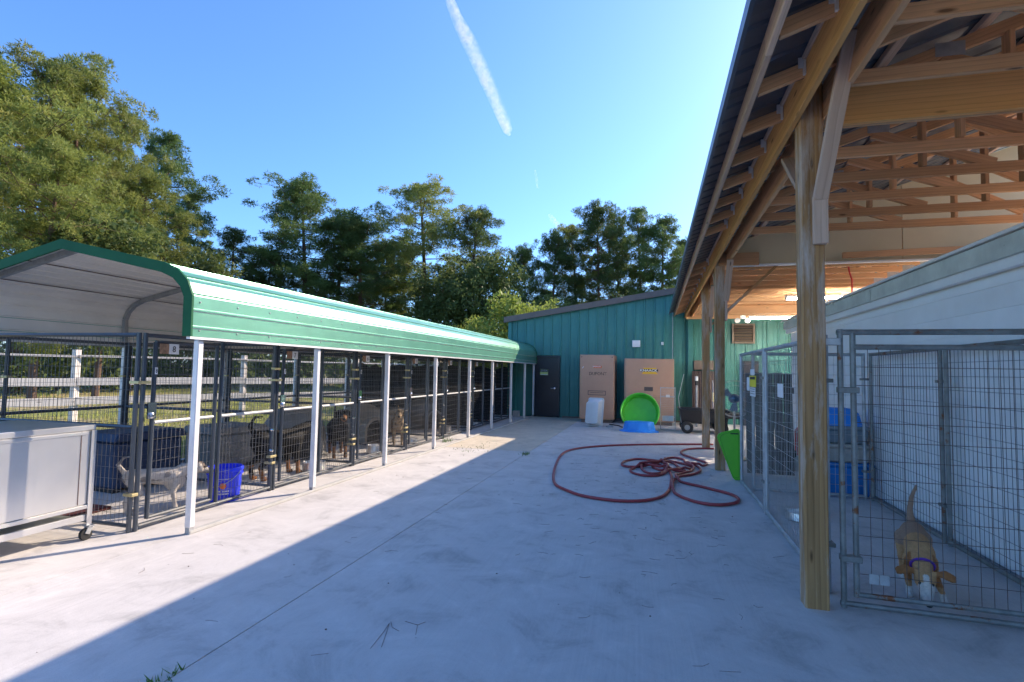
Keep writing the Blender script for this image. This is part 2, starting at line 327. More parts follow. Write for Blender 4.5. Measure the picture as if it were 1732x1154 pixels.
# ================================================================== GREEN METAL BUILDING
WY = 17.7
def wall_top(x): return 3.27 + .1585 * (x + 4.83)
bl = empty('metal_building', (0, WY, 0), 0, 'long teal ribbed metal building with sloping brown roof edge closing the yard', 'building')
DX0, DX1 = -3.95, -3.07
pw = .3048; x = -4.83; k = 0
def rib_panel(x0, x1, z0f, z1f, name='panel'):
    mb = MB(); w_ = x1 - x0; xs = [0, w_ * .36, w_ * .40, w_ * .44, w_ * .48, w_ - .075, w_ - .058, w_ - .022, w_ - .005, w_]; ds = [0, 0, .006, .006, 0, 0, .034, .034, 0, 0]
    front = [(x0 + a, WY - d) for a, d in zip(xs, ds)]; m = len(front)
    vs = [(a, b, z0f(a)) for a, b in front] + [(a, b, z1f(a)) for a, b in front] + [(a, WY + .04, z0f(a)) for a, b in front] + [(a, WY + .04, z1f(a)) for a, b in front]
    fs = [(i, i + 1, m + i + 1, m + i) for i in range(m - 1)] + [(2 * m + i + 1, 2 * m + i, 3 * m + i, 3 * m + i + 1) for i in range(m - 1)]
    fs += [(m + i, m + i + 1, 3 * m + i + 1, 3 * m + i) for i in range(m - 1)] + [(0, m, 3 * m, 2 * m), (m - 1, 3 * m - 1, 4 * m - 1, 2 * m - 1)]
    mb.add(vs, fs); return mb.build(name, M['teal'], bl)
while x < 9.2:
    x1 = x + pw
    if x1 > DX0 + .02 and x < DX1 - .02: rib_panel(x, x1 - .001, lambda a: 2.07, wall_top)
    else: rib_panel(x, x1 - .001, lambda a: -.02, wall_top)
    x = x1
mb = MB(); mb.prism([(-4.85, 0), (-4.85, wall_top(-4.85)), (9.3, wall_top(9.3)), (9.3, 0), (DX1, 0), (DX1, 2.07), (DX0, 2.07), (DX0, 0)][::-1], WY + .06, WY + .2)
mb.box(-4.85, -4.7, WY + .2, WY + 12, 0, 3.2); mb.box(9.1, 9.3, WY + .2, WY + 12, 0, 4.4); mb.box(-4.85, 9.3, WY + 12, WY + 12.2, 0, 3.2); mb.build('wall', M['teal'], bl)
mb = MB(); mb.prism([(-5.0, wall_top(-5.0) + .02), (9.4, wall_top(9.4) + .02), (9.4, wall_top(9.4) + .10), (-5.0, wall_top(-5.0) + .10)], WY - .10, WY + 12.3); mb.build('roof', M['brown_trim'], bl)
mb = MB(); mb.prism([(-5.0, wall_top(-5.0) - .07), (9.4, wall_top(9.4) - .07), (9.4, wall_top(9.4) + .125), (-5.0, wall_top(-5.0) + .125)], WY - .14, WY - .102); mb.build('roof_trim', M['brown_trim'], bl)
MB().box(-4.86, -4.74, WY - .05, WY + .03, 0, wall_top(-4.86) - .07).build('corner_trim', M['teal'], bl)
MB().box(1.03, 1.19, WY - .16, WY - .036, 0, 3.6).build('pilaster', M['teal'], bl, bevel=.006)
MB().box(-2.95, 1.0, WY - .035, WY - .036 + .012, -.01, .05).build('base_trim', M['brown_trim'], bl)
d = MB().box(DX0 + .06, DX1 - .05, WY - .012, WY + .03, .015, 2.0).build('door', M['door'], bl, bevel=.004)
fr = MB(); fr.box(DX0 - .01, DX0 + .055, WY - .05, WY + .05, 0, 2.055); fr.box(DX1 - .045, DX1 + .02, WY - .05, WY + .05, 0, 2.055); fr.box(DX0 + .055, DX1 - .045, WY - .05, WY + .05, 2.005, 2.055); fr.build('frame', M['door'], d)
hd = MB(); hd.lathe([(0, 0), (.035, 0), (.035, .012), (.014, .02), (.014, .055), (0, .056)], (-3.22, WY - .012, .96), 14, 'y'); hd.tube([(-3.22, WY - .06, .96), (-3.27, WY - .066, .962), (-3.34, WY - .06, .965)], [.013, .012, .009], 8); hd.build('handle', M['chrome'], d, smooth=True)
sg = MB().box(-3.72, -3.45, WY - .02, WY - .0125, 1.40, 1.60).build('sign', M['sign_lime'], d)
sb = MB(); sb.box(-3.715, -3.455, WY - .0225, WY - .0203, 1.505, 1.595); sb.build('sign_header', M['ink'], d)
text('sign_lettering', 'CAUTION', (-3.585, WY - .0245, 1.55), .22, M['white_paint'], d, height=.055)
MB().box(-3.705, -3.465, WY - .0222, WY - .0203, 1.41, 1.43).build('sign_footer', M['card'], d)
# louvre
lv = empty('wall_louvre', (2.65, WY - .04, 2.5), 0, 'square brown louvred wall vent on the green wall under the shelter', 'vent')
fr = MB(); X0, X1, Z0, Z1 = 2.33, 2.98, 2.49, 3.1
for a in ((X0, X0 + .05, Z0, Z1), (X1 - .05, X1, Z0, Z1), (X0 + .05, X1 - .05, Z0, Z0 + .05), (X0 + .05, X1 - .05, Z1 - .05, Z1)): fr.box(a[0], a[1], WY - .13, WY - .036, a[2], a[3])
fr.build('frame', M['louvre'], lv); MB().box(X0 + .051, X1 - .051, WY - .045, WY - .038, Z0 + .051, Z1 - .051).build('backing', M['black'], lv)
for i in range(6):
    zc = Z0 + .095 + i * .083; MB().bar((X0 + .051, WY - .09, zc), (X1 - .051, WY - .09, zc), .006, .088, (0, .8, .6)).build('slat', M['louvre'], lv)
bx = MB().box(-.68, -.43, WY - .09, WY - .036, 2.36, 2.58).build('junction_box', M['white_paint'], None, bevel=.008); tag(bx, 'white square electrical box high on the teal wall above the cabinets', 'electrical box')
ob = MB().box(.22, .30, WY - .08, WY - .036, 2.43, 2.53).build('outlet_box', M['white_paint'], None, bevel=.006); tag(ob, 'small white outlet box on the teal wall right of the larger box', 'electrical box')
cn = MB().tube([(.57, WY - .055, 3.9), (.57, WY - .055, .3)], .011, 8).build('wall_conduit', M['galv'], None, smooth=True); tag(cn, 'thin vertical metal conduit on the teal wall', 'conduit')
# ================================================================== WHITE BUILDING UNDER THE SHELTER
wb = empty('white_shed', (2.75, 6.5, 0), 0, 'white lap sided building standing under the timber shelter on the right', 'building')
for i in range(13):
    z0 = .02 + i * .19; z1 = min(z0 + .2, 2.40)
    mb = MB(); mb.prism([(2.735, z0), (2.744, z1), (2.775, z1), (2.775, z0)], .6, 12.1, 'xz'); mb.build('siding_board', M['white_siding'], wb)
MB().box(2.776, 8.6, .6, 12.1, 0, 2.42).build('wall', M['white_siding'], wb)
MB().box(2.66, 2.72, .5, 12.2, 2.40, 2.53).build('frieze_board', M['white_siding'], wb)
MB().box(2.62, 2.658, .5, 7.55, 2.48, 2.64).build('fascia_board', M['trim_grey'], wb); MB().box(2.62, 2.658, 7.58, 12.2, 2.48, 2.64).build('fascia_board', M['trim_grey'], wb)
MB().prism([(2.58, 2.645), (5.7, 3.15), (8.8, 2.645), (8.8, 2.67), (5.7, 3.18), (2.58, 2.67)], .45, 12.25).build('roof', M['white_paint'], wb)  # unseen top, made matte white to bounce sunlight up onto the trusses
# ================================================================== TIMBER SHELTER
SL = 1 / 3.0
def roof_z(x): return 3.585 + SL * (x - .95)        # underside of the metal
sh = empty('timber_shelter', (1.04, 4.05, 0), 0, 'open timber post and truss shelter with dark metal roof along the right side', 'shelter')
Y0, Y1, RX = -1.6, 17.55, 5.2
posts = [(1.045, 4.06), (1.03, 9.22), (1.04, 11.72)]
for (px, py) in posts: beam('post', (px, py, -.01), (px, py, 3.56), .145, .145, M['post'], sh, bev=.008)
beam('post', (1.04, -1.2, -.01), (1.04, -1.2, 3.56), .145, .145, M['post'], sh, bev=.008)
beam('eave_beam', (.948, Y0, 3.42), (.948, 9.2, 3.42), .04, .25, M['lumber'], sh); beam('eave_beam', (.948, 9.205, 3.42), (.948, Y1, 3.42), .04, .25, M['lumber'], sh)
beam('eave_beam', (1.14, Y0, 3.42), (1.14, 9.2, 3.42), .04, .25, M['lumber_red'], sh); beam('eave_beam', (1.14, 9.205, 3.42), (1.14, Y1, 3.42), .04, .25, M['lumber_red'], sh)
# trusses
def truss(y, proto=[None]):
    if proto[0] is None:
        r = empty('truss', (0, 0, 0)); r.parent = sh; r.matrix_parent_inverse = W(sh).inverted()
        def L(n_, p, q, w_=.04, h_=.09, mt='lumber_red'): return beam(n_, p, q, w_, h_, M[mt], r)
        L('bottom_chord', (1.165, 0, 3.395), (RX, 0, 3.395))
        zt = lambda x_: roof_z(x_) - .09
        L('top_chord', (.64, 0, zt(.64)), (RX, 0, zt(RX)))
        for a, b in ((1.95, 2.9), (4.2, 2.95), (4.3, RX)):
            x0, x1 = a, b
            L('web', (x0, 0.0, zt(x0) - .04 if a == 1.95 else 3.43), (x1, 0, 3.43 if a == 1.95 else zt(x1) - .04), .038, .088)
        L('web', (2.35, 0, 3.44), (2.35, 0, zt(2.35) - .045), .038, .088); L('web', (3.45, 0, 3.44), (3.45, 0, zt(3.45) - .045), .038, .088); L('web', (RX, 0, 3.44), (RX, 0, zt(RX) - .045), .038, .088)
        for cx_, cz_ in ((4.2, 3.40), (2.0, zt(1.98))):
            MB().box(cx_ - .09, cx_ + .09, -.0225, -.0205, cz_ - .05, cz_ + .05).build('truss_plate', M['galv'], r)
        tp = MB(); tp.box(.912, .926, -.045, -.022, 3.44, 3.54); tp.box(.885, .93, -.026, -.0215, 3.49, 3.56); tp.build('hurricane_tie', M['galv_white'], r)
        r.location = (0, y, 0); proto[0] = r; return r
    c = copy_tree(proto[0], sh); c.location = (0, y, 0); return c
yy = 4.29 - .617 * 9
while yy < 17.4:
    if not 7.6 < yy < 9.5: truss(yy)
    yy += .617
# purlins, sub fascia, roof sheets
for i in range(8):
    xx = .95 + .62 * i; beam('purlin', (xx, Y0, roof_z(xx) - .022), (xx, Y1, roof_z(xx) - .022), .085, .036, M['lumber_pale'], sh, up=(-SL, 0, 1))
for i in range(4):
    a = Y0 + i * (Y1 - Y0) / 4; beam('sub_fascia', (.622, a, roof_z(.62) - .075), (.622, a + (Y1 - Y0) / 4 - .004, roof_z(.62) - .075), .036, .135, M['lumber_pale'], sh)
def sheet_mesh(x0, x1, z0, z1, w_):
    mb = MB(); prof = []; y = 0
    for k in range(4):
        b = k * w_ / 4; prof += [(b, 0), (b + .075, 0), (b + .09, .018), (b + .115, .018), (b + .13, 0), (b + w_ / 4 - .001, 0)]
    m = len(prof); vs = []
    for th in (0, .004):
        for (xx, zz) in ((x0, z0), (x1, z1)): vs += [(xx, p, zz + h_ + th) for p, h_ in prof]
    fs = [(i, i + 1, m + i + 1, m + i) for i in range(m - 1)] + [(2 * m + i + 1, 2 * m + i, 3 * m + i, 3 * m + i + 1) for i in range(m - 1)]
    fs += [(i, 2 * m + i, 2 * m + i + 1, i + 1) for i in range(m - 1)]
    return mb.add(vs, fs).mesh('roof_sheet')
wS = (Y1 - Y0) / 21
sm = sheet_mesh(.48, RX + .1, roof_z(.48), roof_z(RX + .1), wS)  # no far slope: unseen high side left open to let sunlight in
for i in range(21):
    for me_ in (sm,):
        o = link('roof_sheet', me_, M['metal_under'], None); o.location = (0, Y0 + i * wS, 0); attach(o, sh)
MB().box(.455, .478, Y0, Y1, roof_z(.48) - .055, roof_z(.48) + .03).build('drip_edge', M['metal_under'], sh)
# header at the first post, knee braces, blocks
beam('header', (1.165, 4.115, 3.43), (5.2, 4.115, 3.43), .04, .275, M['lumber'], sh)
beam('header', (1.165, 11.80, 3.43), (5.2, 11.80, 3.43), .04, .26, M['lumber_red'], sh); beam('header', (1.165, 14.9, 3.22), (5.2, 14.9, 3.22), .04, .22, M['lumber_red'], sh); beam('header', (.97, 17.5, 3.37), (5.2, 17.5, 3.37), .09, .25, M['lumber_red'], sh)
def knee(px, py, z0, dy, off, m_='lumber_pale'):
    s_ = 1 if dy > 0 else -1; beam('knee_brace', (px + off, py + s_ * .05, z0), (px + off, py + dy, 3.29), .04, .09, M[m_], sh, up=(1, 0, 0))
beam('knee_brace', (1.085, 3.955, 2.73), (1.10, 3.36, 3.53), .09, .042, M['lumber_pale'], sh, up=(0, 1, 1)); knee(1.045, 4.06, 2.80, .62, -.0); beam('brace_block', (1.085, 3.962, 2.42), (1.085, 3.962, 2.75), .09, .042, M['lumber_pale'], sh)
for (px, py) in posts[1:]:
    knee(px, py, 2.72, -.6, .095); knee(px, py, 2.72, .6, 0); beam('brace_block', (px + .095, py - .02, 2.40), (px + .095, py - .02, 2.74), .04, .14, M['lumber_pale'], sh)
    beam('knee_brace', (px + .06, py, 2.50), (px + 1.0, py, 3.42), .04, .09, M['post'], sh, up=(0, 1, 0))
beam('loose_batten', (2.75, 8.98, 3.36), (4.75, 8.98, 3.40), .04, .09, M['lumber_red'], sh)
beam('wall_block', (1.0, 9.05, 3.37), (1.6, 9.05, 3.37), .04, .2, M['lumber_red'], sh)
beam('side_plate', (RX - .03, Y0, 3.22), (RX - .03, Y1, 3.22), .05, .25, M['lumber_red'], sh)
for i in range(2):
    x0 = 1.17 + i * 2.44; x1 = min(x0 + 2.43, 5.2); f = lambda a: roof_z(min(a, 2 * RX - a)) - .03
    poly = [(x0, 3.30), (x1, 3.30), (x1, f(x1))] + ([(RX, f(RX))] if x0 < RX < x1 else []) + [(x0, f(x0))]
    MB().prism(poly, 9.14, 9.155).build('gable_panel', M['cream_panel'], sh)
MB().box(3.56, 3.66, 9.157, 9.19, 3.3, roof_z(3.6) - .05).build('gable_batten', M['lumber_red'], sh)
MB().box(1.17, 5.2, 9.10, 9.19, 3.27, 3.298).build('gable_trim', M['white_paint'], sh)
for py in (-1.2, 4.06, 9.22, 14.0): beam('post', (RX + .1, py, 2.95), (RX + .1, py, 4.9), .145, .145, M['post'], sh, bev=.008)
# ================================================================== CARPORT OVER THE KENNELS
CX, CY, CR = -4.04, 4.0, -.0105
def CF(name, label=None, cat=None, group=None, x=0.0, y=0.0, rz=0.0, z=0.0):
    """a thing placed in the carport's own frame (x' from the right hand posts, y' along the row)"""
    c, s_ = math.cos(CR), math.sin(CR); return empty(name, (CX + c * x - s_ * y, CY + s_ * x + c * y, z), CR + rz, label, cat, group)
cp = CF('carport', 'long metal carport with green ribbed roof and white legs over the kennels', 'carport')
CW = 3.16; PY = [0.0, 1.77, 3.55, 5.41, 7.28, 8.97, 10.75, 12.35, 13.58]; CE0, CE1 = -.16, 13.66
PROF = [(.045, 1.785), (.040, 2.15), (-.02, 2.28), (-.13, 2.38), (-.29, 2.445), (-CW / 2, 2.72)]
full = PROF + [(-CW - x_, z_) for x_, z_ in PROF[-2::-1]]
def offset_profile(pr, d):
    out = []
    for i, p in enumerate(pr):
        a = Vector(pr[max(i - 1, 0)]); b = Vector(pr[min(i + 1, len(pr) - 1)]); t_ = (b - a).normalized(); nrm = Vector((t_.y, -t_.x)); out.append(tuple(Vector(p) + nrm * d))
    return out
def ribbed(pr, every=.155, rw=.03, rh=.013):
    """profile with small standing ribs"""
    out = []; dist = 0.0; nxt = .07
    for i in range(len(pr) - 1):
        a = Vector(pr[i]); b = Vector(pr[i + 1]); L = (b - a).length; t_ = (b - a) / L; nrm = Vector((t_.y, -t_.x)); s_ = 0.0; out.append(tuple(a))
        while nxt < dist + L - rw * 1.2:
            u = nxt - dist
            if u > rw * .2:
                for du, h_ in ((0, 0), (rw * .25, rh), (rw * .75, rh), (rw, 0)): out.append(tuple(a + t_ * (u + du) + nrm * h_))
            nxt += every
        while nxt < dist + L: nxt += every * .5
        dist += L
    out.append(tuple(pr[-1])); return out
# outline direction: from the right eave up and over to the left eave -> outward normal must point out
def sheets(pr, y0, y1, name):
    outp = ribbed(pr); inp = [(a, b - .005) if i not in (0,) else (a, b - .005) for i, (a, b) in enumerate(outp)]; inp = [(a - (.005 if a > -1.0 and b < 2.4 else (-.005 if a < -CW + 1.0 and b < 2.4 else 0)), b) for a, b in inp]; mb = MB(); m = len(outp); q = len(inp)
    mb.cur = 0; mb.add([(a, y0, b) for a, b in outp] + [(a, y1, b) for a, b in outp], [(i, i + 1, m + i + 1, m + i) for i in range(m - 1)])
    mb.cur = 1; mb.add([(a, y0, b) for a, b in inp] + [(a, y1, b) for a, b in inp], [(i + 1, i, q + i, q + i + 1) for i in range(q - 1)])
    o = link(name, mb.mesh(name, fix=False), [M['green_out'], M['cream_in']], cp, keep=True); return o
seg = [full[0:3], full[2:5], [full[4], (-.95, 2.445 + (.95 - .29) * (2.72 - 2.445) / (CW / 2 - .29))], [(-.95, 2.445 + (.95 - .29) * (2.72 - 2.445) / (CW / 2 - .29)), full[5]]]
segL = [[(-CW - a, b) for a, b in reversed(sg_)] for sg_ in seg]
for sg_ in seg + segL: sheets(sg_, CE0, CE1, 'roof_sheet')
for (xx, zz) in ((-.29, 2.445), (-.95, 2.445 + (.95 - .29) * (2.72 - 2.445) / (CW / 2 - .29)), (-CW + .29, 2.445), (-CW + .95, 2.445 + (.95 - .29) * (2.72 - 2.445) / (CW / 2 - .29))): MB().box(xx - .007, xx + .007, CE0 + .02, CE1 - .02, zz - .016, zz - .009).build('sheet_lap', M['brown_trim'], cp, keep=True)
# gable trims at both ends, ridge and eave
for (ya, yb) in ((CE0 - .02, CE0 + .001), (CE1 - .001, CE1 + .02)):
    o1 = offset_profile(full, .022); i1 = offset_profile(full, -.075); m = len(full)
    for i in range(m - 1):
        mb = MB(); mb.prism([o1[i], o1[i + 1], i1[i + 1], i1[i]], ya, yb); mb.build('gable_trim', M['green_trim'], cp, keep=True)
mb = MB(); mb.box(-.0, .043, CE0, CE1, 1.762, 1.784); mb.build('eave_rail', M['galv_white'], cp, keep=True)
mb = MB(); mb.box(-CW - .043, -CW, CE0, CE1, 1.762, 1.784); mb.build('eave_rail', M['galv_white'], cp, keep=True)
scr = MB()
for yy in [CE0 + .09 + .45 * k for k in range(31)]:
    for (xx, zz) in ((.044, 1.84), (.041, 2.10)): scr.ell((xx + .004, yy, zz), (.006, .009, .009), 6, 4)
    for q_ in (.35, .62, .95, 1.3): scr.ell((-q_, yy, 2.445 + (q_ - .29) * (2.72 - 2.445) / (CW / 2 - .29) + .006), (.009, .009, .006), 6, 4)
o = scr.build('screws', M['galv'], cp, keep=True); o['kind'] = 'stuff'
bow = offset_profile(full, -.036)
bow[0] = (-.025, 1.74); bow[-1] = (-CW + .025, 1.74)
for i, y in enumerate(PY):
    for sx in (0, 1):
        xx = -.025 if sx == 0 else -CW + .025
        MB().box(xx - .03, xx + .03, y - .03, y + .03, .06, 1.752).build('leg', M['galv_white'], cp, bevel=.006, keep=True)
        MB().box(xx - .024, xx + .024, y - .024, y + .024, -.005, .06).build('foot', M['galv'], cp, keep=True)
    mb = MB()
    for a, b in zip(bow[:-1], bow[1:]): mb.bar((a[0], y, a[1]), (b[0], y, b[1]), .05, .05, (0, 1, 0))
    mb.build('bow', M['galv'], cp, keep=True)
for xx in (-.025, -CW + .025): MB().box(xx - .028, xx + .028, CE0 + .14, CE1 - .1, .002, .032).build('base_rail', M['bunk'], cp, bevel=.004, keep=True)
# ================================================================== KENNEL PENS
PH = 1.82
def mesh_wires(mb, x0, x1, z0, z1, sx, sz, r=.0021, y=0.0):
    n = max(1, int(round((x1 - x0) / sx))); q = max(1, int(round((z1 - z0) / sz)))
    for i in range(1, n): xx = x0 + (x1 - x0) * i / n; mb.tube([(xx, y, z0), (xx, y, z1)], r, 3, cap=False)
    for j in range(1, q): zz = z0 + (z1 - z0) * j / q; mb.tube([(x0, y + r * 1.6, zz), (x1, y + r * 1.6, zz)], r, 3, cap=False)
def wires(parent, spans, mat='wire_dark', sx=.05, sz=.10, r=.0021):
    mb = MB()
    for a in spans: mesh_wires(mb, *a, sx, sz, r)
    o = mb.build('wire_mesh', M[mat], parent, keep=True, fix=False); o['kind'] = 'stuff'; return o
def pole(parent, x, z0, z1, r=.021, mat='slate', name='pole', n=8): return MB().tube([(x, 0, z0), (x, 0, z1)], r, n).build(name, M[mat], parent, smooth=True, keep=True)
def rail(parent, x0, x1, z, r=.019, mat='slate', name='rail', y=0.0): return MB().tube([(x0, y, z), (x1, y, z)], r, 8).build(name, M[mat], parent, smooth=True, keep=True)
def clamp(parent, x, z, mat='brass'): return MB().box(x - .055, x + .055, -.032, .032, z - .014, z + .014).build('clamp', M[mat], parent, bevel=.003, keep=True)
def plain_panel(name, L, mid=.95):
    r = empty(name); pole(r, .021, 0.005, PH); pole(r, L - .021, 0.005, PH); rail(r, .04, L - .04, PH - .02); rail(r, .04, L - .04, .06)
    rail(r, .04, L - .04, mid); wires(r, [(.04, L - .04, .06, PH - .02)]); clamp(r, L - .02, 1.36); clamp(r, L - .02, .34); return r
def front_panel(L, gate0=.13, gate1=.86):
    r = empty('front_panel'); pole(r, .021, .005, PH); pole(r, L - .021, .005, PH); rail(r, .04, L - .04, PH - .02); rail(r, .04, L - .04, .045)
    pole(r, gate1 + .075, .06, PH - .03); rail(r, gate1 + .09, L - .04, .98, mat='rail_grey'); wires(r, [(gate1 + .09, L - .04, .06, PH - .02)])
    for xx in (gate0, gate1): pole(r, xx, .09, PH - .08, name='gate_pole')
    rail(r, gate0, gate1, PH - .08, name='gate_rail'); rail(r, gate0, gate1, .10, name='gate_rail'); rail(r, gate0 + .02, gate1 - .02, .98, mat='rail_grey', r=.018, name='gate_rail')
    wires(r, [(gate0 + .02, gate1 - .02, .10, PH - .08)])
    lt = MB(); lt.box(gate0 - .075, gate0 + .012, -.036, -.022, 1.02, 1.17); lt.lathe([(.0, 0), (.028, 0), (.03, .03), (.012, .04), (0, .04)], (gate0 - .04, -.022, 1.05), 10, 'y'); lt.build('latch', M['chrome'], r, keep=True)
    clamp(r, .02, 1.36); clamp(r, L - .015, .42); clamp(r, L - .0, 1.5)
    for z in (.5, .75): MB().lathe([(0, 0), (.018, 0), (.018, .03), (0, .032)], (L - .06, -.02, z), 8, 'y').build('bolt', M['chrome'], r, keep=True)
    return r
NP = 7; LB = 1.80; FX = -.54; BX = FX - 2.42; KY0 = -.12
nums = [8, 7, 6, 5, 4, 3, 2]; ords = ['nearest', 'second', 'third', 'fourth', 'fifth', 'sixth', 'farthest']
fp = front_panel(LB - .012); dp = plain_panel('side_panel', 2.40); bp = plain_panel('back_panel', LB - .012)
def put(proto, root, x, y, rz, first):
    o = proto if first else copy_tree(proto, root); o.parent = root; o.location = (x, y, 0); o.rotation_euler = (0, 0, rz); return o
for i in range(NP):
    pn = CF('dog_pen', 'dark wire dog pen under the carport, %s in the row, its card reading %d' % (ords[i], nums[i]), 'dog pen', 'dog pens under the carport', FX, KY0 + i * LB)
    f_ = put(fp, pn, 0, 0, math.pi / 2, False); put(bp, pn, BX - FX, 0, math.pi / 2, False); put(dp, pn, BX - FX + .02, -.025, 0, False)
    if i == NP - 1: put(dp, pn, BX - FX + .02, LB + .02, 0, False)
    if i == 0: put(dp, pn, BX - FX - 2.42, .42, 0, False)
    num = str(nums[i])
    MB().box(.25, .36, -.028, -.024, 1.63, 1.73).build('number_card', M['card'], f_, keep=True)
    for (w_, h_, px_, pz_, dy_) in ((.035, .06, .305, 1.68, -.0295), (.016, .04, .1285, 1.468, -.0275)):
        me = text_mesh(num, w_, h_); me.materials.clear(); me.materials.append(M['ink']); t_ = link('number', me, None, f_, keep=True); t_.matrix_basis = Matrix.Translation((px_, dy_, pz_)) @ FACE_S
    MB().box(.15, .248, -.028, -.024, 1.632, 1.728).build('picture_card', M['card_red'], f_, keep=True); MB().box(.115, .142, -.026, -.0225, 1.435, 1.50).build('pole_tag', M['card'], f_, keep=True)
for pr_ in (fp, dp, bp):
    for c_ in list(pr_.children): bpy.data.objects.remove(c_)
    bpy.data.objects.remove(pr_)
def place(o, x, y, rz):
    c, s_ = math.cos(CR), math.sin(CR); o.location = (CX + c * x - s_ * y, CY + s_ * x + c * y, 0); o.rotation_euler = (0, 0, CR + rz); return o
# shade cloth at the back of the farther pens
def cloth(W_, x, y, rz, label, seed, top=1.66, sag=.10):
    mb = MB(); n = 22; m = 6; vs = []
    for th in (0, .004):
        for j in range(m + 1):
            for k in range(n + 1): vs.append((k * W_ / n, th + .02 * math.sin(k * 1.3 + seed) * (.4 + .6 * j / m), .10 + j * (top - .10) / m - sag * (j / m) * abs(math.sin(k * .43 + seed))))
    q = (m + 1) * (n + 1); fs = [(j * (n + 1) + k, j * (n + 1) + k + 1, (j + 1) * (n + 1) + k + 1, (j + 1) * (n + 1) + k) for j in range(m) for k in range(n)]; mb.add(vs, fs + [tuple(a + q for a in f)[::-1] for f in fs])
    o = mb.build('shade_cloth', M['shade_cloth'], None, smooth=True, fix=False); place(o, x, y, rz); tag(o, label, 'shade cloth', 'shade cloths in the far pens')
for i in (4, 5, 6): cloth(LB - .06, BX + .07, KY0 + i * LB + .03, math.pi / 2, 'black shade cloth along the back of the %s dog pen' % ords[i], i * 1.7)
for i in (5, 6, 7): cloth(2.2, BX + .12, KY0 + i * LB + .06, 0, 'black shade cloth hung across the row before the %s' % ('sixth pen', 'farthest pen', 'teal wall')[i - 5], i * 2.3)
# ------------------------------------------------------------------ dog houses, bowls, bucket
def cloc(x, y, z=0.0):
    c, s_ = math.cos(CR), math.sin(CR); return (CX + c * x - s_ * y, CY + s_ * x + c * y, z)
def dome_house(mat, label, X, Y, rz, sc=1.0):
    r = empty('dome_dog_house', (X, Y, 0), rz, label, 'dog house'); mb = MB(); prof = []
    for k in range(13):
        th = k / 12 * math.pi / 2; rr = .50 * math.cos(th) ** .72; zz = .16 + .62 * math.sin(th); rr += .012 * (k % 2)
        prof.append((max(rr, .001), zz))
    mb.lathe([(.53, .0), (.53, .03), (.50, .035), (.50, .16)] + prof, (0, 0, 0), 28); mb.build('shell', M[mat], r, smooth=True, keep=True)
    t_ = MB(); po = []; pi_ = []
    for k in range(11):
        a = math.pi * k / 10; po.append((.25 * math.cos(a), .28 + .25 * math.sin(a))); pi_.append((.20 * math.cos(a), .28 + .20 * math.sin(a)))
    ring = [(.25, .02)] + po + [(-.25, .02), (-.20, .02)] + pi_[::-1] + [(.20, .02)]
    for i in range(len(po) + 1):
        o1 = [(.25, .02)] + po + [(-.25, .02)]; o2 = [(.20, .02)] + pi_ + [(-.20, .02)]; t_.prism([o1[i], o1[i + 1], o2[i + 1], o2[i]], -.66, -.38)
    t_.build('entrance', M[mat], r, keep=True); MB().prism([(.2, .02)] + pi_ + [(-.2, .02)], -.52, -.50).build('dark_inside', M['black'], r, keep=True)  # black plate in the entrance stands for the shade inside
    r.scale = (sc, sc, sc); return r
def box_house(mat, label, X, Y, rz, w_=.95, d_=.7, h_=.62):
    r = empty('box_dog_house', (X, Y, 0), rz, label, 'dog house'); mb = MB(); mb.box(-w_ / 2, w_ / 2, -d_ / 2, d_ / 2, .05, h_)
    mb.build('body', M[mat], r, bevel=.03, keep=True)
    for k in range(6): MB().box(-w_ / 2 + .06, w_ / 2 - .06, -d_ / 2 - .012, -d_ / 2 + .004, .12 + k * (h_ - .2) / 6, .12 + k * (h_ - .2) / 6 + .035).build('rib', M[mat], r, keep=True)
    MB().prism([(-w_ / 2 - .04, h_), (w_ / 2 + .04, h_), (w_ / 2 - .02, h_ + .1), (-w_ / 2 + .02, h_ + .1)], -d_ / 2 - .04, d_ / 2 + .04).build('lid', M[mat], r, bevel=.015, keep=True)
    for sx in (-1, 1): MB().box(sx * w_ * .4 - .05, sx * w_ * .4 + .05, -d_ / 2 + .05, d_ / 2 - .05, 0, .05).build('foot', M['black_plastic'], r, keep=True)
    return r
box_house('navy', 'navy blue box dog house at the back of the nearest pen', -6.35, 5.35, 1.45, .85, .6, .60)
box_house('kennel_grey', 'grey ribbed box dog house in the pen behind the blue bucket', -6.35, 6.85, 1.45, .85, .7, .52)
dome_house('kennel_grey', 'grey dome dog house behind the black and tan dog', -6.05, 8.05, .9, 1.08)
dome_house('kennel_tan', 'tan dome dog house in the third pen', -5.95, 10.1, 1.0, 1.0)
box_house('kennel_tan', 'tan box dog house in the fourth pen', -6.1, 11.4, 1.3, .9, .7, .5)
dome_house('kennel_grey', 'grey dome dog house in the fifth pen', -5.9, 13.0, 1.0, .95)
box_house('kennel_grey', 'low dark grey box dog house in the sixth pen', -6.2, 14.6, 1.35, .9, .7, .5)
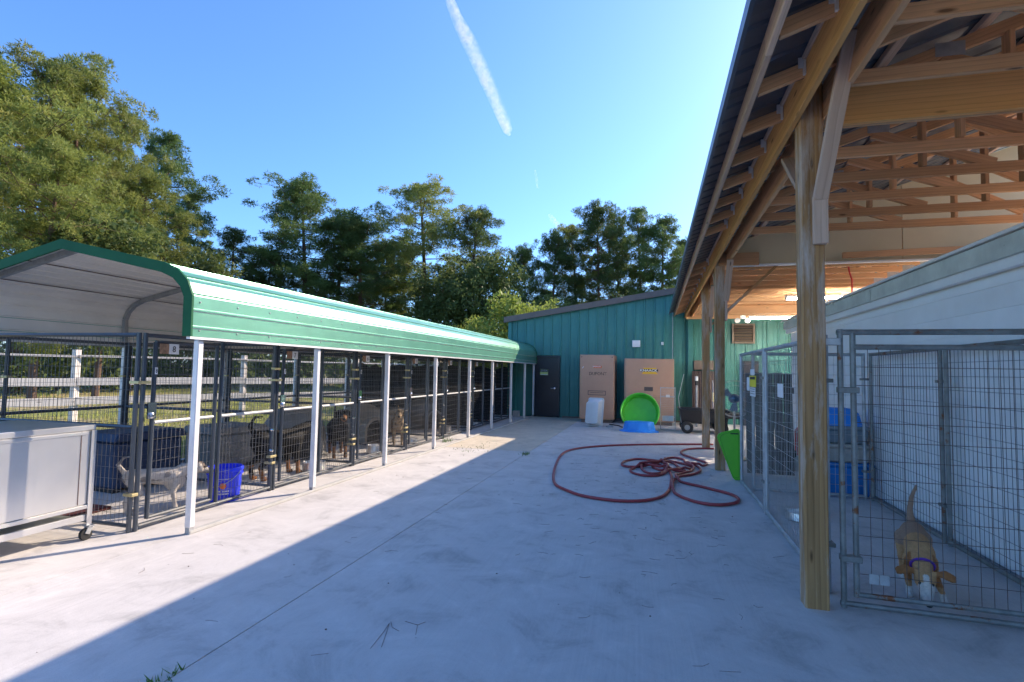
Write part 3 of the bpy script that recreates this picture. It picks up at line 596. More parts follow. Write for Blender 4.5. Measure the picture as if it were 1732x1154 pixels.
# dark red mat / kerb strip along the back of the nearest pen
mt = MB().box(-6.9, -5.5, 3.98, 4.42, .001, .035).build('floor_mat', plain('dark red rubber mat', (.09, .02, .02), .8), None, bevel=.01); tag(mt, 'dark red rubber mat on the floor of the nearest pen', 'mat')
def bowl(X, Y, R_, h_, label, mat='steel'):
    mb = MB(); mb.lathe([(0, .004), (R_ * .85, .004), (R_, h_ * .15), (R_ * .92, h_), (R_ * .98, h_ + .004), (R_ * .98, h_ - .004), (R_ * .86, h_ - .006), (R_ * .8, .02), (0, .018)], (0, 0, 0), 20)
    o = mb.build('food_bowl', M[mat], None, smooth=True); o.location = (X, Y, 0); tag(o, label, 'bowl', 'bowls in the pens')
bowl(-4.86, 6.95, .17, .13, 'shallow steel bowl beside the black and tan dog'); bowl(-4.85, 8.72, .15, .15, 'steel pail standing in the third pen')
bowl(-4.8, 10.15, .13, .09, 'low steel bowl in the fourth pen'); bowl(-4.82, 12.0, .15, .17, 'deep tan pail in the fifth pen', 'bin_beige'); bowl(-4.75, 13.9, .13, .1, 'small steel bowl in the sixth pen')
# blue bucket
bk = empty('bucket', (-4.74, 5.12, 0), .1, 'royal blue plastic bucket with printed emblem standing in the nearest pen', 'bucket')
mb = MB(); mb.lathe([(0, .0), (.152, .0), (.156, .01), (.178, .30), (.19, .30), (.19, .315), (.181, .315), (.183, .345), (.194, .345), (.194, .362), (.185, .38), (.176, .38), (.15, .03), (0, .028)], (0, 0, 0), 32); mb.build('body', M['bucket_blue'], bk, smooth=True, keep=True)
hb = MB(); hb.tube([(.195 * math.cos(a), .195 * math.sin(a), .34 - .16 * abs(math.sin(a)) if math.sin(a) < 0 else .34) for a in [math.pi + math.pi * k / 14 for k in range(15)]], .0035, 6); hb.build('handle', M['galv'], bk, keep=True)
def on_bucket(name, u0, u1, z0, z1, mat, lift=.0015):
    mb = MB(); n = 8; vs = []
    for zz in (z0, z1):
        for k in range(n + 1):
            a = u0 + (u1 - u0) * k / n; r_ = .156 + (.178 - .156) * (zz - .01) / .29 + lift; vs.append((r_ * math.sin(a), -r_ * math.cos(a), zz))
    mb.add(vs, [(k, k + 1, n + 2 + k, n + 1 + k) for k in range(n)]); mb.build(name, M[mat], bk, keep=True)
R0 = .55
mb = MB(); vs = [(0, 0, 0)]
for ring in range(1):
    pts_ = []
    for k in range(16):
        a = 2 * math.pi * k / 16; u = R0 + .2 * math.cos(a); zz = .185 + .033 * math.sin(a); r_ = .156 + .022 * (zz - .01) / .29 + .0016; pts_.append((r_ * math.sin(u), -r_ * math.cos(u), zz))
zz = .185; r_ = .156 + .022 * (zz - .01) / .29 + .003; mb.add([(r_ * math.sin(R0), -r_ * math.cos(R0), zz)] + pts_, [(0, 1 + k, 1 + (k + 1) % 16) for k in range(16)]); mb.build('emblem', M['orange'], bk, keep=True)
for zz in (.118, .088):
    for k in range(9):
        if k in (3,) and zz > .1: continue
        on_bucket('print_line', R0 - .38 + k * .085, R0 - .38 + k * .085 + .055, zz, zz + .016, 'card')
for (u0, u1, z0, z1) in ((R0 - .5, R0 - .485, .07, .26), (R0 + .5, R0 + .515, .07, .26), (R0 - .5, R0 + .515, .26, .264)): on_bucket('print_border', u0, u1, z0, z1, 'card')
# ------------------------------------------------------------------ stainless cabinet cart
ct = empty('steel_cart', (-5.1, 2.75, 0), 0, 'stainless steel cabinet cart on casters at the left edge by the kennels', 'cart')
CA, CB, C0, C1 = -5.72, -4.76, 1.75, 3.64
MB().box(CA + .03, CB - .012, C0 + .03, C1 - .03, .30, .94).build('body', M['steel'], ct, bevel=.006)
MB().box(CA, CB, C0, C1, .943, .99).build('top', M['steel'], ct, bevel=.006); MB().box(CA + .02, CB, C0 + .02, C1 - .02, .265, .298).build('lower_frame', M['steel'], ct, bevel=.004)
MB().box(CA + .05, CB - .05, C0 + .05, C1 - .05, .17, .185).build('shelf', M['steel'], ct); MB().box(CB - .05, CB - .012, C0 + .02, C1 - .02, .16, .215).build('shelf_lip', M['steel'], ct, bevel=.004)
for yy in (C0 + .95, C1 - .12): MB().box(CB - .0125, CB - .0085, yy, yy + .006, .31, .935).build('door_seam', M['brown_metal'], ct)
MB().box(CB - .0118, CB - .004, C0 + .06, C1 - .06, .905, .932).build('door_lip', M['steel'], ct, bevel=.003); MB().tube([(CB - .012, C0 + .82, .55), (CB + .02, C0 + .82, .56), (CB + .02, C0 + .82, .74), (CB - .012, C0 + .82, .75)], .007, 6).build('handle', M['chrome'], ct)
for xx in (CA + .02, CB - .02):
    for yy in (C0 + .02, C1 - .02):
        s1 = 1 if xx > -5.2 else -1; s2 = 1 if yy > 3 else -1
        mb = MB(); mb.box(xx - .02, xx + .022, yy + s2 * .018, yy + s2 * .023, .12, .942); mb.box(xx + s1 * .018, xx + s1 * .0235, yy - .02, yy + .022, .12, .942); mb.build('leg', M['steel'], ct)
        c_ = MB(); c_.tube([(xx - .014 + .03, yy - .03, .052), (xx + .014 + .03, yy - .03, .052)], .05, 16); cs = c_.build('caster', M['black'], ct, smooth=True)
        k_ = MB(); k_.bar((xx, yy, .12), (xx + .012, yy - .03, .055), .008, .04); k_.bar((xx + .05, yy, .12), (xx + .05, yy - .03, .055), .008, .04); k_.box(xx - .02, xx + .06, yy - .025, yy + .025, .112, .12); k_.build('bracket', M['galv'], cs)
# ================================================================== RIGHT HAND PEN
rp = empty('dog_pen', (1.2, 4.06, 0), 0, 'galvanised wire dog pen under the timber shelter with rusty front gate', 'dog pen')
def pipe_panel(p, q, H_=1.83, mat='galv', wmat='wire_silver', sx=.0635, sz=.127, r=.0024, low=.04, pr=.021):
    p = Vector(p); q = Vector(q); L = (q - p).length; o = empty('side_panel', (p.x, p.y, 0), math.atan2(q.y - p.y, q.x - p.x)); attach(o, rp)
    pole(o, pr, .005, H_, pr, mat); pole(o, L - pr, .005, H_, pr, mat); rail(o, pr, L - pr, H_ - .02, pr, mat); rail(o, pr, L - pr, low, pr, mat)
    clamp(o, L, 1.5, 'galv_rust'); clamp(o, L, .35, 'galv_rust')
    wires(o, [(pr * 2, L - pr * 2, low, H_ - .03)], wmat, sx, sz, r); return o
pipe_panel((1.2, 8.2), (1.2, 6.52)); pipe_panel((1.2, 6.46), (1.2, 4.3)); pipe_panel((1.25, 7.66), (2.58, 7.66))
pipe_panel((2.62, 7.62), (2.62, 5.9), mat='galv_rust', wmat='wire_dark'); pipe_panel((2.62, 5.84), (2.62, 3.6), mat='galv_rust', wmat='wire_dark')
gf = empty('gate', (1.2, 4.06, 0), -.03); attach(gf, rp)
pole(gf, .02, .01, 1.85, .019, 'galv_rust', 'frame_post'); rail(gf, .0, 1.95, 1.83, .019, 'galv_rust', 'frame_rail'); rail(gf, .0, 1.95, .035, .019, 'galv_rust', 'frame_rail'); pole(gf, 1.93, .01, 1.85, .019, 'galv_rust', 'frame_post')
pole(gf, .095, .085, 1.825, .019, 'galv_rust', 'gate_pole'); pole(gf, 1.85, .085, 1.74, .019, 'galv_rust', 'gate_pole'); rail(gf, .1, 1.85, 1.73, .018, 'galv_rust', 'gate_rail'); rail(gf, .1, 1.85, .10, .018, 'galv_rust', 'gate_rail')
wires(gf, [(.115, 1.83, .11, 1.72)], 'wire_rusty', .0665, .127, .0024)
for z in (.33, 1.44): MB().box(.0, .125, -.03, .03, z - .02, z + .02).build('hinge', M['galv_rust'], gf, bevel=.004, keep=True)
for xx in (.165, .225): MB().box(xx, xx + .055, -.008, -.004, .18, .245).build('latch_plate', M['galv'], gf, keep=True)
MB().box(-.10, .02, -.03, -.005, 1.74, 1.79).build('post_bracket', M['galv'], gf, bevel=.004, keep=True)
# signs on the pen panel
sn = empty('pen_sign', (1.17, 7.12, 1.3), 0, 'white and yellow notice plates tied to the silver pen panel', 'sign')
for (y0, y1, z0, z1, mt_) in ((6.95, 7.22, 1.53, 1.60, 'card'), (6.86, 7.28, 1.385, 1.52, 'yellow'), (6.9, 7.24, 1.27, 1.375, 'card'), (7.3, 7.48, 1.33, 1.5, 'card')): MB().box(1.166, 1.172, y0, y1, z0, z1).build('plate', M[mt_], sn)
MB().box(1.1635, 1.1655, 6.9, 7.24, 1.475, 1.508).build('plate_header', M['ink'], sn)
for k in range(3): MB().box(1.1635, 1.1655, 6.93, 7.21, 1.355 - k * .028, 1.361 - k * .028).build('plate_text', M['ink'], sn)
s2 = MB().box(1.168, 1.174, 5.5, 5.72, 1.32, 1.45).build('small_plate', M['card'], None); tag(s2, 'small white plate tied to the silver panel beside the big post', 'sign')
# ================================================================== STORAGE CABINETS
def cabinet(x0, x1, yf, yb, z1, label, wide):
    r = empty('storage_cabinet', ((x0 + x1) / 2, (yf + yb) / 2, 0), 0, label, 'cabinet')
    MB().box(x0, x1, yf, yb, .10, z1).build('body', M['tan_box'], r, bevel=.012)
    MB().box(x0 + .05, x1 - .05, yf + .06, yb - .05, .0, .099).build('skid', M['brown_trim'], r)
    w_ = x1 - x0; xc = (x0 + x1) / 2
    if wide:
        MB().box(x0 + .04, x1 - .045, yf - .014, yf - .001, .86, z1 - .035).build('upper_door', M['tan_box'], r, bevel=.005); MB().box(x0 + .04, x1 - .045, yf - .014, yf - .001, .15, .845).build('lower_door', M['tan_box'], r, bevel=.005)
        MB().box(xc - .13, xc + .12, yf - .0165, yf - .0145, 1.0, 1.12).build('handle_recess', M['brown_metal'], r); MB().box(xc - .11, xc + .11, yf - .024, yf - .0145, .855, .872).build('lock_bar', M['galv'], r)
        MB().prism([(xc - .20, 1.50), (xc + .26, 1.50), (xc + .20, 1.56), (xc + .26, 1.62), (xc + .20, 1.685), (xc - .17, 1.685), (xc - .13, 1.62), (xc - .17, 1.56)], yf - .0162, yf - .0145).build('emblem', M['amber'], r)
        MB().box(xc - .26, xc + .265, yf - .0178, yf - .0164, 1.572, 1.645).build('emblem_band', M['ink'], r)
        text('lettering', 'KNAACK', (xc, yf - .0192, 1.609), .50, M['white_paint'], r, height=.066, bold=.03)
    else:
        MB().box(x0 + .015, x1 - .02, yf - .014, yf - .001, .13, z1 - .02).build('door', M['tan_box'], r, bevel=.006)
        for (a, b, c, d_) in ((xc - .27, xc + .27, .83, .85), (xc - .27, xc + .27, .95, .97), (xc - .27, xc - .25, .85, .95), (xc + .25, xc + .27, .85, .95), (xc - .2, xc + .2, .9, .915)): MB().box(a, b, yf - .019, yf - .0145, c, d_).build('handle_frame', M['brown_metal'], r)
        MB().box(xc - .10, xc + .14, yf - .0165, yf - .0145, 1.655, 1.725).build('emblem', M['orange'], r); text('lettering', 'KNAACK', (xc + .0, yf - .018, 1.70), .24, M['white_paint'], r, height=.035, bold=.03)
        text('lettering', 'DUPONT', (xc + .03, yf - .0165, 1.485), .52, M['ink'], r, height=.095)
        # stencil bridges
        for k in range(6): MB().box(xc - .19 + k * .089, xc - .184 + k * .089, yf - .0182, yf - .0166, 1.43, 1.54).build('stencil_gap', M['tan_box'], r)
        for sx in (x0 + .06, x1 - .07): MB().lathe([(0, 0), (.016, 0), (.012, .008), (0, .01)], (sx, yf - .014, z1 - .07), 8, 'y').build('bolt', M['ink'], r)
        MB().bar((x0 + .08, yf - .0165, 1.64), (x0 + .12, yf - .0165, 1.70), .003, .02).build('scratch', M['white_plastic'], r)
cabinet(-2.2, -1.15, 16.35, 17.45, 2.06, 'tall narrow tan steel cabinet stencilled DUPONT against the teal wall', False)
cabinet(-.86, .57, 16.3, 17.5, 1.955, 'wide tan steel cabinet with yellow and black emblem beside the narrow one', True)
# white plastic tub leaning on the narrow cabinet
tb = empty('white_tub', (-1.62, 14.95, 0), 0, 'dirty white plastic tub leaning against the narrow tan cabinet', 'tub')
def loft(rings):
    mb = MB(); n = len(rings[0]); vs = [p for r_ in rings for p in r_]; fs = [(i * n + k, i * n + (k + 1) % n, (i + 1) * n + (k + 1) % n, (i + 1) * n + k) for i in range(len(rings) - 1) for k in range(n)]
    return mb.add(vs, fs + [tuple(range(n))[::-1], tuple((len(rings) - 1) * n + k for k in range(n))])
def rr(cx_, cz_, hw, hh, y, rad=.06):
    out = []
    for (sx, sz, a0) in ((1, 1, 0), (-1, 1, 90), (-1, -1, 180), (1, -1, 270)):
        for k in range(4):
            a = math.radians(a0 + k * 30); out.append((cx_ + sx * (hw - rad) + rad * math.cos(a), y, cz_ + sz * (hh - rad) + rad * math.sin(a)))
    return out
lf = loft([rr(0, .40, .235, .41, .02), rr(0, .40, .235, .41, -.01), rr(0, .40, .20, .37, -.012), rr(-.01, .36, .185, .30, -.24), rr(-.01, .36, .165, .275, -.25)]); t0 = lf.mesh('tub', smooth=True, bevel=0)
o = link('shell', t0, M['white_plastic'], tb, keep=True); o.matrix_basis = Matrix.Translation((0, .30, .0)) @ Matrix.Rotation(math.radians(-16), 4, 'Z') @ Matrix.Rotation(math.radians(-9), 4, 'X')
# kiddie pools
pg = empty('green_pool', (-.36, 14.75, 0), 0, 'lime green plastic paddling pool standing on edge against the wide cabinet', 'paddling pool')
mb = MB(); prof = [(0, .26), (.40, .26), (.425, .25), (.435, .20), (.44, .14), (.455, .08), (.475, .015), (.50, .0), (.515, .012), (.50, .022), (.485, .03), (.465, .09), (.45, .15), (.445, .215), (.43, .272), (0, .275)]
mb.lathe([(r_, -z_) for r_, z_ in prof], (0, 0, 0), 40, 'y'); o = mb.build('shell', M['pool_green'], pg, smooth=True, keep=True); o.matrix_basis = Matrix.Translation((0, -.12, .505)) @ Matrix.Rotation(math.radians(-14), 4, 'X')
pb = empty('blue_pool', (-.37, 14.42, 0), 0, 'sky blue plastic paddling pool lying upside down in front of the green one', 'paddling pool')
mb = MB(); n = 40; vs = []; rings = [(.50, .0), (.50, .018), (.47, .03), (.40, .05), (.375, .17), (.365, .24), (.34, .262), (.0, .268)]
for j, (r_, z_) in enumerate(rings):
    for k in range(n):
        a = 2 * math.pi * k / n; lob = 1 + (.035 * math.cos(8 * a) if 2 <= j <= 5 else .012 * math.cos(8 * a)); q_ = max(r_, .002) * lob; vs.append((q_ * math.cos(a), q_ * .62 * math.sin(a), z_ + (.006 * math.sin(3 * a) if j < 2 else 0)))
mb.add(vs, [(i * n + k, i * n + (k + 1) % n, (i + 1) * n + (k + 1) % n, (i + 1) * n + k) for i in range(len(rings) - 1) for k in range(n)] + [tuple(range(n))[::-1]]); mb.build('shell', M['pool_blue'], pb, smooth=True, keep=True)
# folded wire crate
wc = empty('wire_crate', (.37, 15.15, 0), 0, 'tall folded wire animal crate leaning beside the wide cabinet', 'crate')
lean = Matrix.Rotation(math.radians(-6), 4, 'X')
def wc_add(mb, name, mat, kind=None):
    o = mb.build(name, M[mat], wc, keep=True, fix=False); o.matrix_basis = lean
    if kind: o['kind'] = kind
for sx in (-.19, .19): wc_add(MB().box(sx - .012, sx + .012, -.03, .03, .01, 1.16), 'upright', 'galv')
for z in (.02, .34, .90, 1.14): wc_add(MB().box(-.178, .178, -.02, .02, z - .012, z + .012), 'crossbar', 'galv')
mb = MB(); mesh_wires(mb, -.178, .178, .03, 1.13, .03, .05, .002); wc_add(mb, 'wire_mesh', 'wire_silver', 'stuff'); wc_add(MB().box(-.15, .15, -.03, -.022, .24, .38), 'tray', 'galv_white'); wc_add(MB().box(-.05, .05, -.032, -.024, .88, .95), 'tag_card', 'card')
# concrete block by the door
cb_ = MB(); cb_.box(-4.55, -4.35, 17.25, 17.45, 0, .19); o = cb_.build('concrete_block', M['bunk'], None, bevel=.008); tag(o, 'grey concrete block on the floor left of the black door', 'block')
hb_ = MB().tube([(-1.25, 15.9, .012), (-.95, 15.6, .012), (-.85, 15.2, .012)], .02, 8).build('drain_pipe', M['black_plastic'], None); tag(hb_, 'short black pipe on the ground between the two tan cabinets', 'pipe')
dz = MB(); dz.lathe([(0, 0), (.10, 0), (.11, .03), (.095, .035), (.09, .01), (0, .01)], (-1.2, 15.25, 0), 16); o = dz.build('tin_dish', M['galv'], None, smooth=True); tag(o, 'small tin dish on the ground beside the white tub', 'dish')
# ================================================================== GARDEN CART, CORRUGATED STACK, FAN
gc = empty('garden_cart', (1.25, 14.9, 0), 0, 'black two wheeled garden dump cart behind the timber posts', 'cart')
mb = loft([[(-.55, -.35, .28), (.55, -.35, .28), (.55, .35, .28), (-.55, .35, .28)], [(-.6, -.42, .60), (.62, -.42, .58), (.62, .42, .58), (-.6, .42, .60)], [(-.63, -.45, .605), (.65, -.45, .585), (.65, .45, .585), (-.63, .45, .605)], [(-.63, -.45, .63), (.65, -.45, .61), (.65, .45, .61), (-.63, .45, .63)],
  [(-.56, -.38, .625), (.58, -.38, .605), (.58, .38, .605), (-.56, .38, .625)], [(-.5, -.3, .32), (.5, -.3, .32), (.5, .3, .32), (-.5, .3, .32)]]); mb.build('tub', M['black_plastic'], gc, keep=True)
for (wx, wy) in ((-.42, -.43), (-.42, .43), (.42, -.43), (.42, .43)):
    t_ = MB(); t_.lathe([(.07, -.04), (.12, -.045), (.15, -.03), (.155, 0), (.15, .03), (.12, .045), (.07, .04), (.07, -.04)], (wx, wy, .155), 22, 'y'); wo = t_.build('wheel', M['black'], gc, smooth=True, keep=True)
    h_ = MB(); h_.lathe([(0, -.03), (.07, -.03), (.075, 0), (.07, .03), (0, .03)], (wx, wy, .155), 14, 'y'); h_.build('hub', M['bin_grey'], wo, keep=True)
mb = MB(); mb.tube([(-.42, -.4, .155), (-.42, .4, .155)], .012, 6); mb.tube([(.42, -.4, .155), (.42, .4, .155)], .012, 6); mb.tube([(-.5, -.2, .26), (.5, -.2, .26)], .015, 6); mb.tube([(-.5, .2, .26), (.5, .2, .26)], .015, 6); mb.build('chassis', M['black_plastic'], gc, keep=True)
hd = MB(); hd.tube([(-.55, -.1, .24), (-.62, -.1, .9), (-.48, -.05, 1.52)], .010, 6); hd.build('handle', M['galv'], gc, keep=True)
tr_ = empty('black_tray', (2.05, 14.6, 0), 0, 'black plastic tray on a low stand behind the pedestal fan', 'tray'); MB().box(-.35, .35, -.3, .3, .42, .56).build('tray', M['black_plastic'], tr_, bevel=.03, keep=True)
for sx in (-.28, .28):
    for sy in (-.22, .22): MB().box(sx - .02, sx + .02, sy - .02, sy + .02, 0, .419).build('leg', M['black_plastic'], tr_, keep=True)
cs_ = empty('corrugated_stack', (1.5, 17.2, 0), 0, 'dark brown corrugated metal sheets standing on end against the green wall', 'metal sheets')
for j in range(4):
    mb = MB(); prof = [(-.36 + k * .015, .018 * math.sin(k * 1.55)) for k in range(48)]; m = len(prof); y0 = j * .05; x_ = j * .03
    vs = [(x_ + a, y0 + b, .05) for a, b in prof] + [(x_ + a, y0 + b + .16, 1.62 - j * .03) for a, b in prof] + [(x_ + a, y0 + b + .004, .05) for a, b in prof] + [(x_ + a, y0 + b + .164, 1.62 - j * .03) for a, b in prof]
    fs = [(i, i + 1, m + i + 1, m + i) for i in range(m - 1)] + [(2 * m + i + 1, 2 * m + i, 3 * m + i, 3 * m + i + 1) for i in range(m - 1)]; mb.add(vs, fs).build('sheet', M['brown_metal'], cs_, keep=True, fix=False)
ub = MB().box(1.2, 1.78, 17.45, 17.63, 1.66, 1.95).build('wall_box', M['louvre'], None, bevel=.01); tag(ub, 'brown utility box on the green wall above the corrugated sheets', 'electrical box')
dk = MB().box(2.62, 3.05, 17.4, 17.63, .0, 1.95).build('wall_cupboard', M['plank_dark'], None, bevel=.01); tag(dk, 'dark brown upright cupboard against the green wall below the louvre', 'cupboard')
jug = empty('spray_pole', (1.2, 16.4, 0), 0, 'upright white capped pump pole standing behind the garden cart', 'pump'); MB().tube([(0, 0, 0), (0, 0, 1.2)], .03, 8).build('shaft', M['galv'], jug, smooth=True, keep=True); MB().tube([(0, 0, 1.2), (0, 0, 1.33)], .05, 10).build('collar', M['black_plastic'], jug, smooth=True, keep=True); MB().tube([(0, 0, 1.33), (0, 0, 1.46)], .045, 10).build('cap', M['white_plastic'], jug, smooth=True, keep=True)
bm_ = empty('broom', (1.62, 16.1, 0), 0, 'broom with yellow grip leaning behind the farther timber post', 'broom'); MB().tube([(0, 0, .08), (.03, .35, 1.35)], .012, 6).build('shaft', M['galv'], bm_, keep=True); MB().box(-.16, .16, -.03, .03, 0, .10).build('head', M['black'], bm_, keep=True); MB().tube([(.018, .21, .75), (.024, .29, 1.0)], .022, 8).build('grip', M['yellow'], bm_, keep=True)
# pedestal fan
fn = empty('pedestal_fan', (1.43, 10.5, 0), 0, 'large pedestal fan with round wire cage behind the second timber post', 'fan')
mb = MB(); mb.lathe([(0, 0), (.26, 0), (.26, .02), (.05, .05), (.03, .06)], (0, 0, 0), 24); mb.build('base', M['black_plastic'], fn, smooth=True, keep=True); MB().tube([(0, .08, .05), (0, .08, .68), (0, .08, 1.0)], [.022, .022, .016], 10).build('pole', M['chrome'], fn, smooth=True, keep=True)
mb = MB(); mb.ell((0, .02, 1.09), (.105, .13, .085), 16, 10); mb.build('motor', M['blue_steel'], fn, smooth=True, keep=True)
mb = MB(); cz = 1.09
for (R_, yy) in ((.335, -.02), (.32, -.06), (.24, -.10), (.13, -.115), (.335, .02), (.25, .06)): mb.tube([(R_ * math.cos(a), yy, cz + R_ * math.sin(a)) for a in [2 * math.pi * k / 40 for k in range(40)]], .004 if R_ > .3 else .002, 5, closed=True)
for k in range(36):
    a = 2 * math.pi * k / 36; c_, s_ = math.cos(a), math.sin(a); mb.tube([(.05 * c_, -.118, cz + .05 * s_), (.24 * c_, -.10, cz + .24 * s_), (.325 * c_, -.055, cz + .325 * s_), (.335 * c_, 0, cz + .335 * s_)], .0014, 3, cap=False)
mb.build('cage', M['wire_silver'], fn, keep=True, fix=False)
for k in range(3):
    a0 = 2 * math.pi * k / 3 + .4; mb = MB(); vs = []
    for i, rr_ in enumerate((.05, .10, .15, .20, .23)):
        for j, (da, dy) in enumerate(((-.32, -.03), (0, -.05), (.36, -.07))): vs.append((rr_ * math.cos(a0 + da), dy, cz + rr_ * math.sin(a0 + da)))
    for i in range(5):
        for j in range(3): vs.append((vs[i * 3 + j][0], vs[i * 3 + j][1] + .003, vs[i * 3 + j][2]))
    fs = [(i * 3 + j, i * 3 + j + 1, i * 3 + j + 4, i * 3 + j + 3) for i in range(4) for j in range(2)]; mb.add(vs, fs + [tuple(v + 15 for v in f)[::-1] for f in fs]).build('blade', M['bin_grey'], fn, keep=True, fix=False)
# green lid at the pen corner
ld = empty('plastic_tote_lid', (1.07, 8.42, 0), 0, 'lime green plastic tote lid leaning on the end of the silver pen panel', 'lid')
outl = [(-.165, .60), (-.15, .645), (-.11, .675), (.10, .735), (.14, .735), (.155, .70), (.155, .03), (.14, .0), (.075, .0), (.045, .03), (.01, .12)]
def inset(poly, d):
    cx_ = sum(p[0] for p in poly) / len(poly); cz_ = sum(p[1] for p in poly) / len(poly); return [(cx_ + (a - cx_) * (1 - d * 3.2), cz_ + (b - cz_) * (1 - d * 1.4)) for a, b in poly]
lo = MB().prism(outl, -.02, .012).build('plate', M['lid_green'], ld, bevel=.008, keep=True); gr = MB(); i1 = inset(outl, .06); i2 = inset(outl, .072)
for k in range(len(outl)): gr.prism([i1[k], i1[(k + 1) % len(outl)], i2[(k + 1) % len(outl)], i2[k]], -.0235, -.0195)
gr.build('groove_shade', plain('dark green groove', (.05, .26, .012), .5), lo, keep=True); MB().box(.02, .13, -.0235, -.0195, .655, .672).build('slot', M['ink'], lo, keep=True)  # groove and slot are darker strips, their shade put into the colour
lo.matrix_basis = Matrix.Rotation(math.radians(-5), 4, 'X')
# totes in the pen's far corner
def tote(z0, z1, x0, x1, y0, y1, mat, label, lid=None, taper=.03):
    r = empty('storage_tote', ((x0 + x1) / 2, (y0 + y1) / 2, z0), 0, label, 'tote', 'totes stacked behind the right hand pen')
    a, b, c, d_ = x0, x1, y0, y1; hl = .05
    loft([[(a + taper, c + taper, z0), (b - taper, c + taper, z0), (b - taper, d_ - taper, z0), (a + taper, d_ - taper, z0)], [(a, c, z1 - hl), (b, c, z1 - hl), (b, d_, z1 - hl), (a, d_, z1 - hl)]]).build('body', M[mat], r, bevel=.02)
    MB().box(a - .015, b + .015, c - .015, d_ + .015, z1 - hl + .001, z1 - .002).build('lid', M[lid or mat], r, bevel=.015)
    for k in range(3): MB().box(a + .1 + k * (b - a - .2) / 2.5, a + .13 + k * (b - a - .2) / 2.5, c - .004, c + .03, z0 + .05, z1 - hl - .04).build('rib', M[mat], r)
tote(0, .42, 2.08, 2.70, 7.78, 8.25, 'bin_blue', 'blue plastic tote at the bottom of the stack in the pen corner'); tote(.422, .66, 2.08, 2.69, 7.79, 8.24, 'bin_beige', 'beige plastic tote second from the bottom of the stack'); tote(.662, .89, 2.09, 2.67, 7.80, 8.23, 'bin_grey', 'grey plastic tote third from the bottom of the stack')
tp = empty('blue_tub', (2.35, 8.0, .892), 0, 'bright blue upturned tub on top of the tote stack', 'tub'); lf = loft([rr(0, 0, .27, .20, 0, .08), rr(0, 0, .26, .19, .03, .08), rr(0, 0, .235, .165, .16, .08), rr(0, 0, .17, .12, .215, .08), rr(0, 0, .10, .07, .225, .05)])
me = lf.mesh('tub', smooth=True); o = link('shell', me, M['pool_blue'], tp, keep=True); o.matrix_basis = Matrix.Rotation(math.radians(90), 4, 'X')
# dark planked door and bits behind the pen panel
pd = empty('plank_door', (1.72, 9.0, 0), 0, 'dark weathered plank door standing behind the silver pen panel', 'door')
for k in range(5): beam('plank', (1.46 + k * .135, 8.98, .02), (1.46 + k * .135, 8.98 + .12, 1.56 + .01 * (k % 2)), .128, .024, M['plank_dark'], pd, up=(0, 1, 0))
for z in (.35, 1.3): MB().box(1.42, 2.08, 8.93 + .07 * z, 8.955 + .07 * z, z - .05, z + .05).build('batten', M['plank_dark'], pd)
fe = empty('fire_extinguisher', (2.28, 9.6, 0), 0, 'red fire extinguisher beside the plank door', 'extinguisher'); mb = MB(); mb.lathe([(0, .25), (.07, .25), (.075, .28), (.075, .62), (.05, .68), (.02, .70), (0, .70)], (0, 0, 0), 16); mb.build('cylinder', M['red'], fe, smooth=True, keep=True); MB().box(-.02, .06, -.02, .02, .70, .77).build('valve', M['black'], fe, keep=True); MB().tube([(.05, 0, .73), (.11, 0, .6), (.09, -.02, .4)], .01, 6).build('nozzle', M['black'], fe, keep=True); MB().box(-.1, .1, -.08, .08, .0, .249).build('stand', M['bunk'], fe, keep=True)
bowl(1.5, 6.35, .14, .09, 'steel bowl standing inside the right hand pen', 'steel'); bowl(1.75, 6.75, .13, .10, 'white bowl standing inside the right hand pen', 'white_plastic')
# ================================================================== LAMPS UNDER THE SHELTER
def fluoro(x0, x1, y, z, label):
    r = empty('fluorescent_light', ((x0 + x1) / 2, y, z + .1), 0, label, 'light'); MB().box(x0, x1, y - .07, y + .07, z + .03, z + .08).build('housing', M['white_paint'], r, bevel=.006)
    for dy in (-.035, .035): MB().tube([(x0 + .03, y + dy, z), (x1 - .03, y + dy, z)], .016, 8).build('tube', M['tube'], r, smooth=True)
    for sx in (x0 + .015, x1 - .015): MB().box(sx - .014, sx + .014, y - .06, y + .06, z - .02, z + .029).build('end_cap', M['white_paint'], r)
fluoro(2.43, 4.9, 15.3, 3.03, 'lit fluorescent tube light in front of the green wall'); fluoro(2.75, 5.2, 12.6, 3.19, 'lit fluorescent tube light nearer, above the white shed'); 
wl = empty('flood_light', (2.33, 15.5, 2.98), 0, 'twin floodlight under the shelter roof left of the fluorescent tube', 'light')
MB().box(-.06, .06, -.03, .03, .06, .16).build('box', M['white_paint'], wl, keep=True)
for sx in (-.14, .12): mb = MB(); mb.lathe([(.02, -.12), (.035, -.08), (.075, 0), (.07, .005), (0, -.01)], (0, 0, 0), 14, 'y'); o = mb.build('lamp_head', M['white_paint'], wl, smooth=True, keep=True); o.matrix_basis = Matrix.Translation((sx, 0, .02)) @ Matrix.Rotation(.5, 4, 'X')
hc = MB().tube([(3.15, 10.0, 3.42), (3.16, 10.0, 3.3), (3.2, 10.0, 3.15), (3.2, 10.0, 3.0), (3.19, 10.0, 2.8)], .014, 8).build('red_cord', M['red'], None, smooth=True); tag(hc, 'red cord hanging from the trusses above the white shed', 'cord')
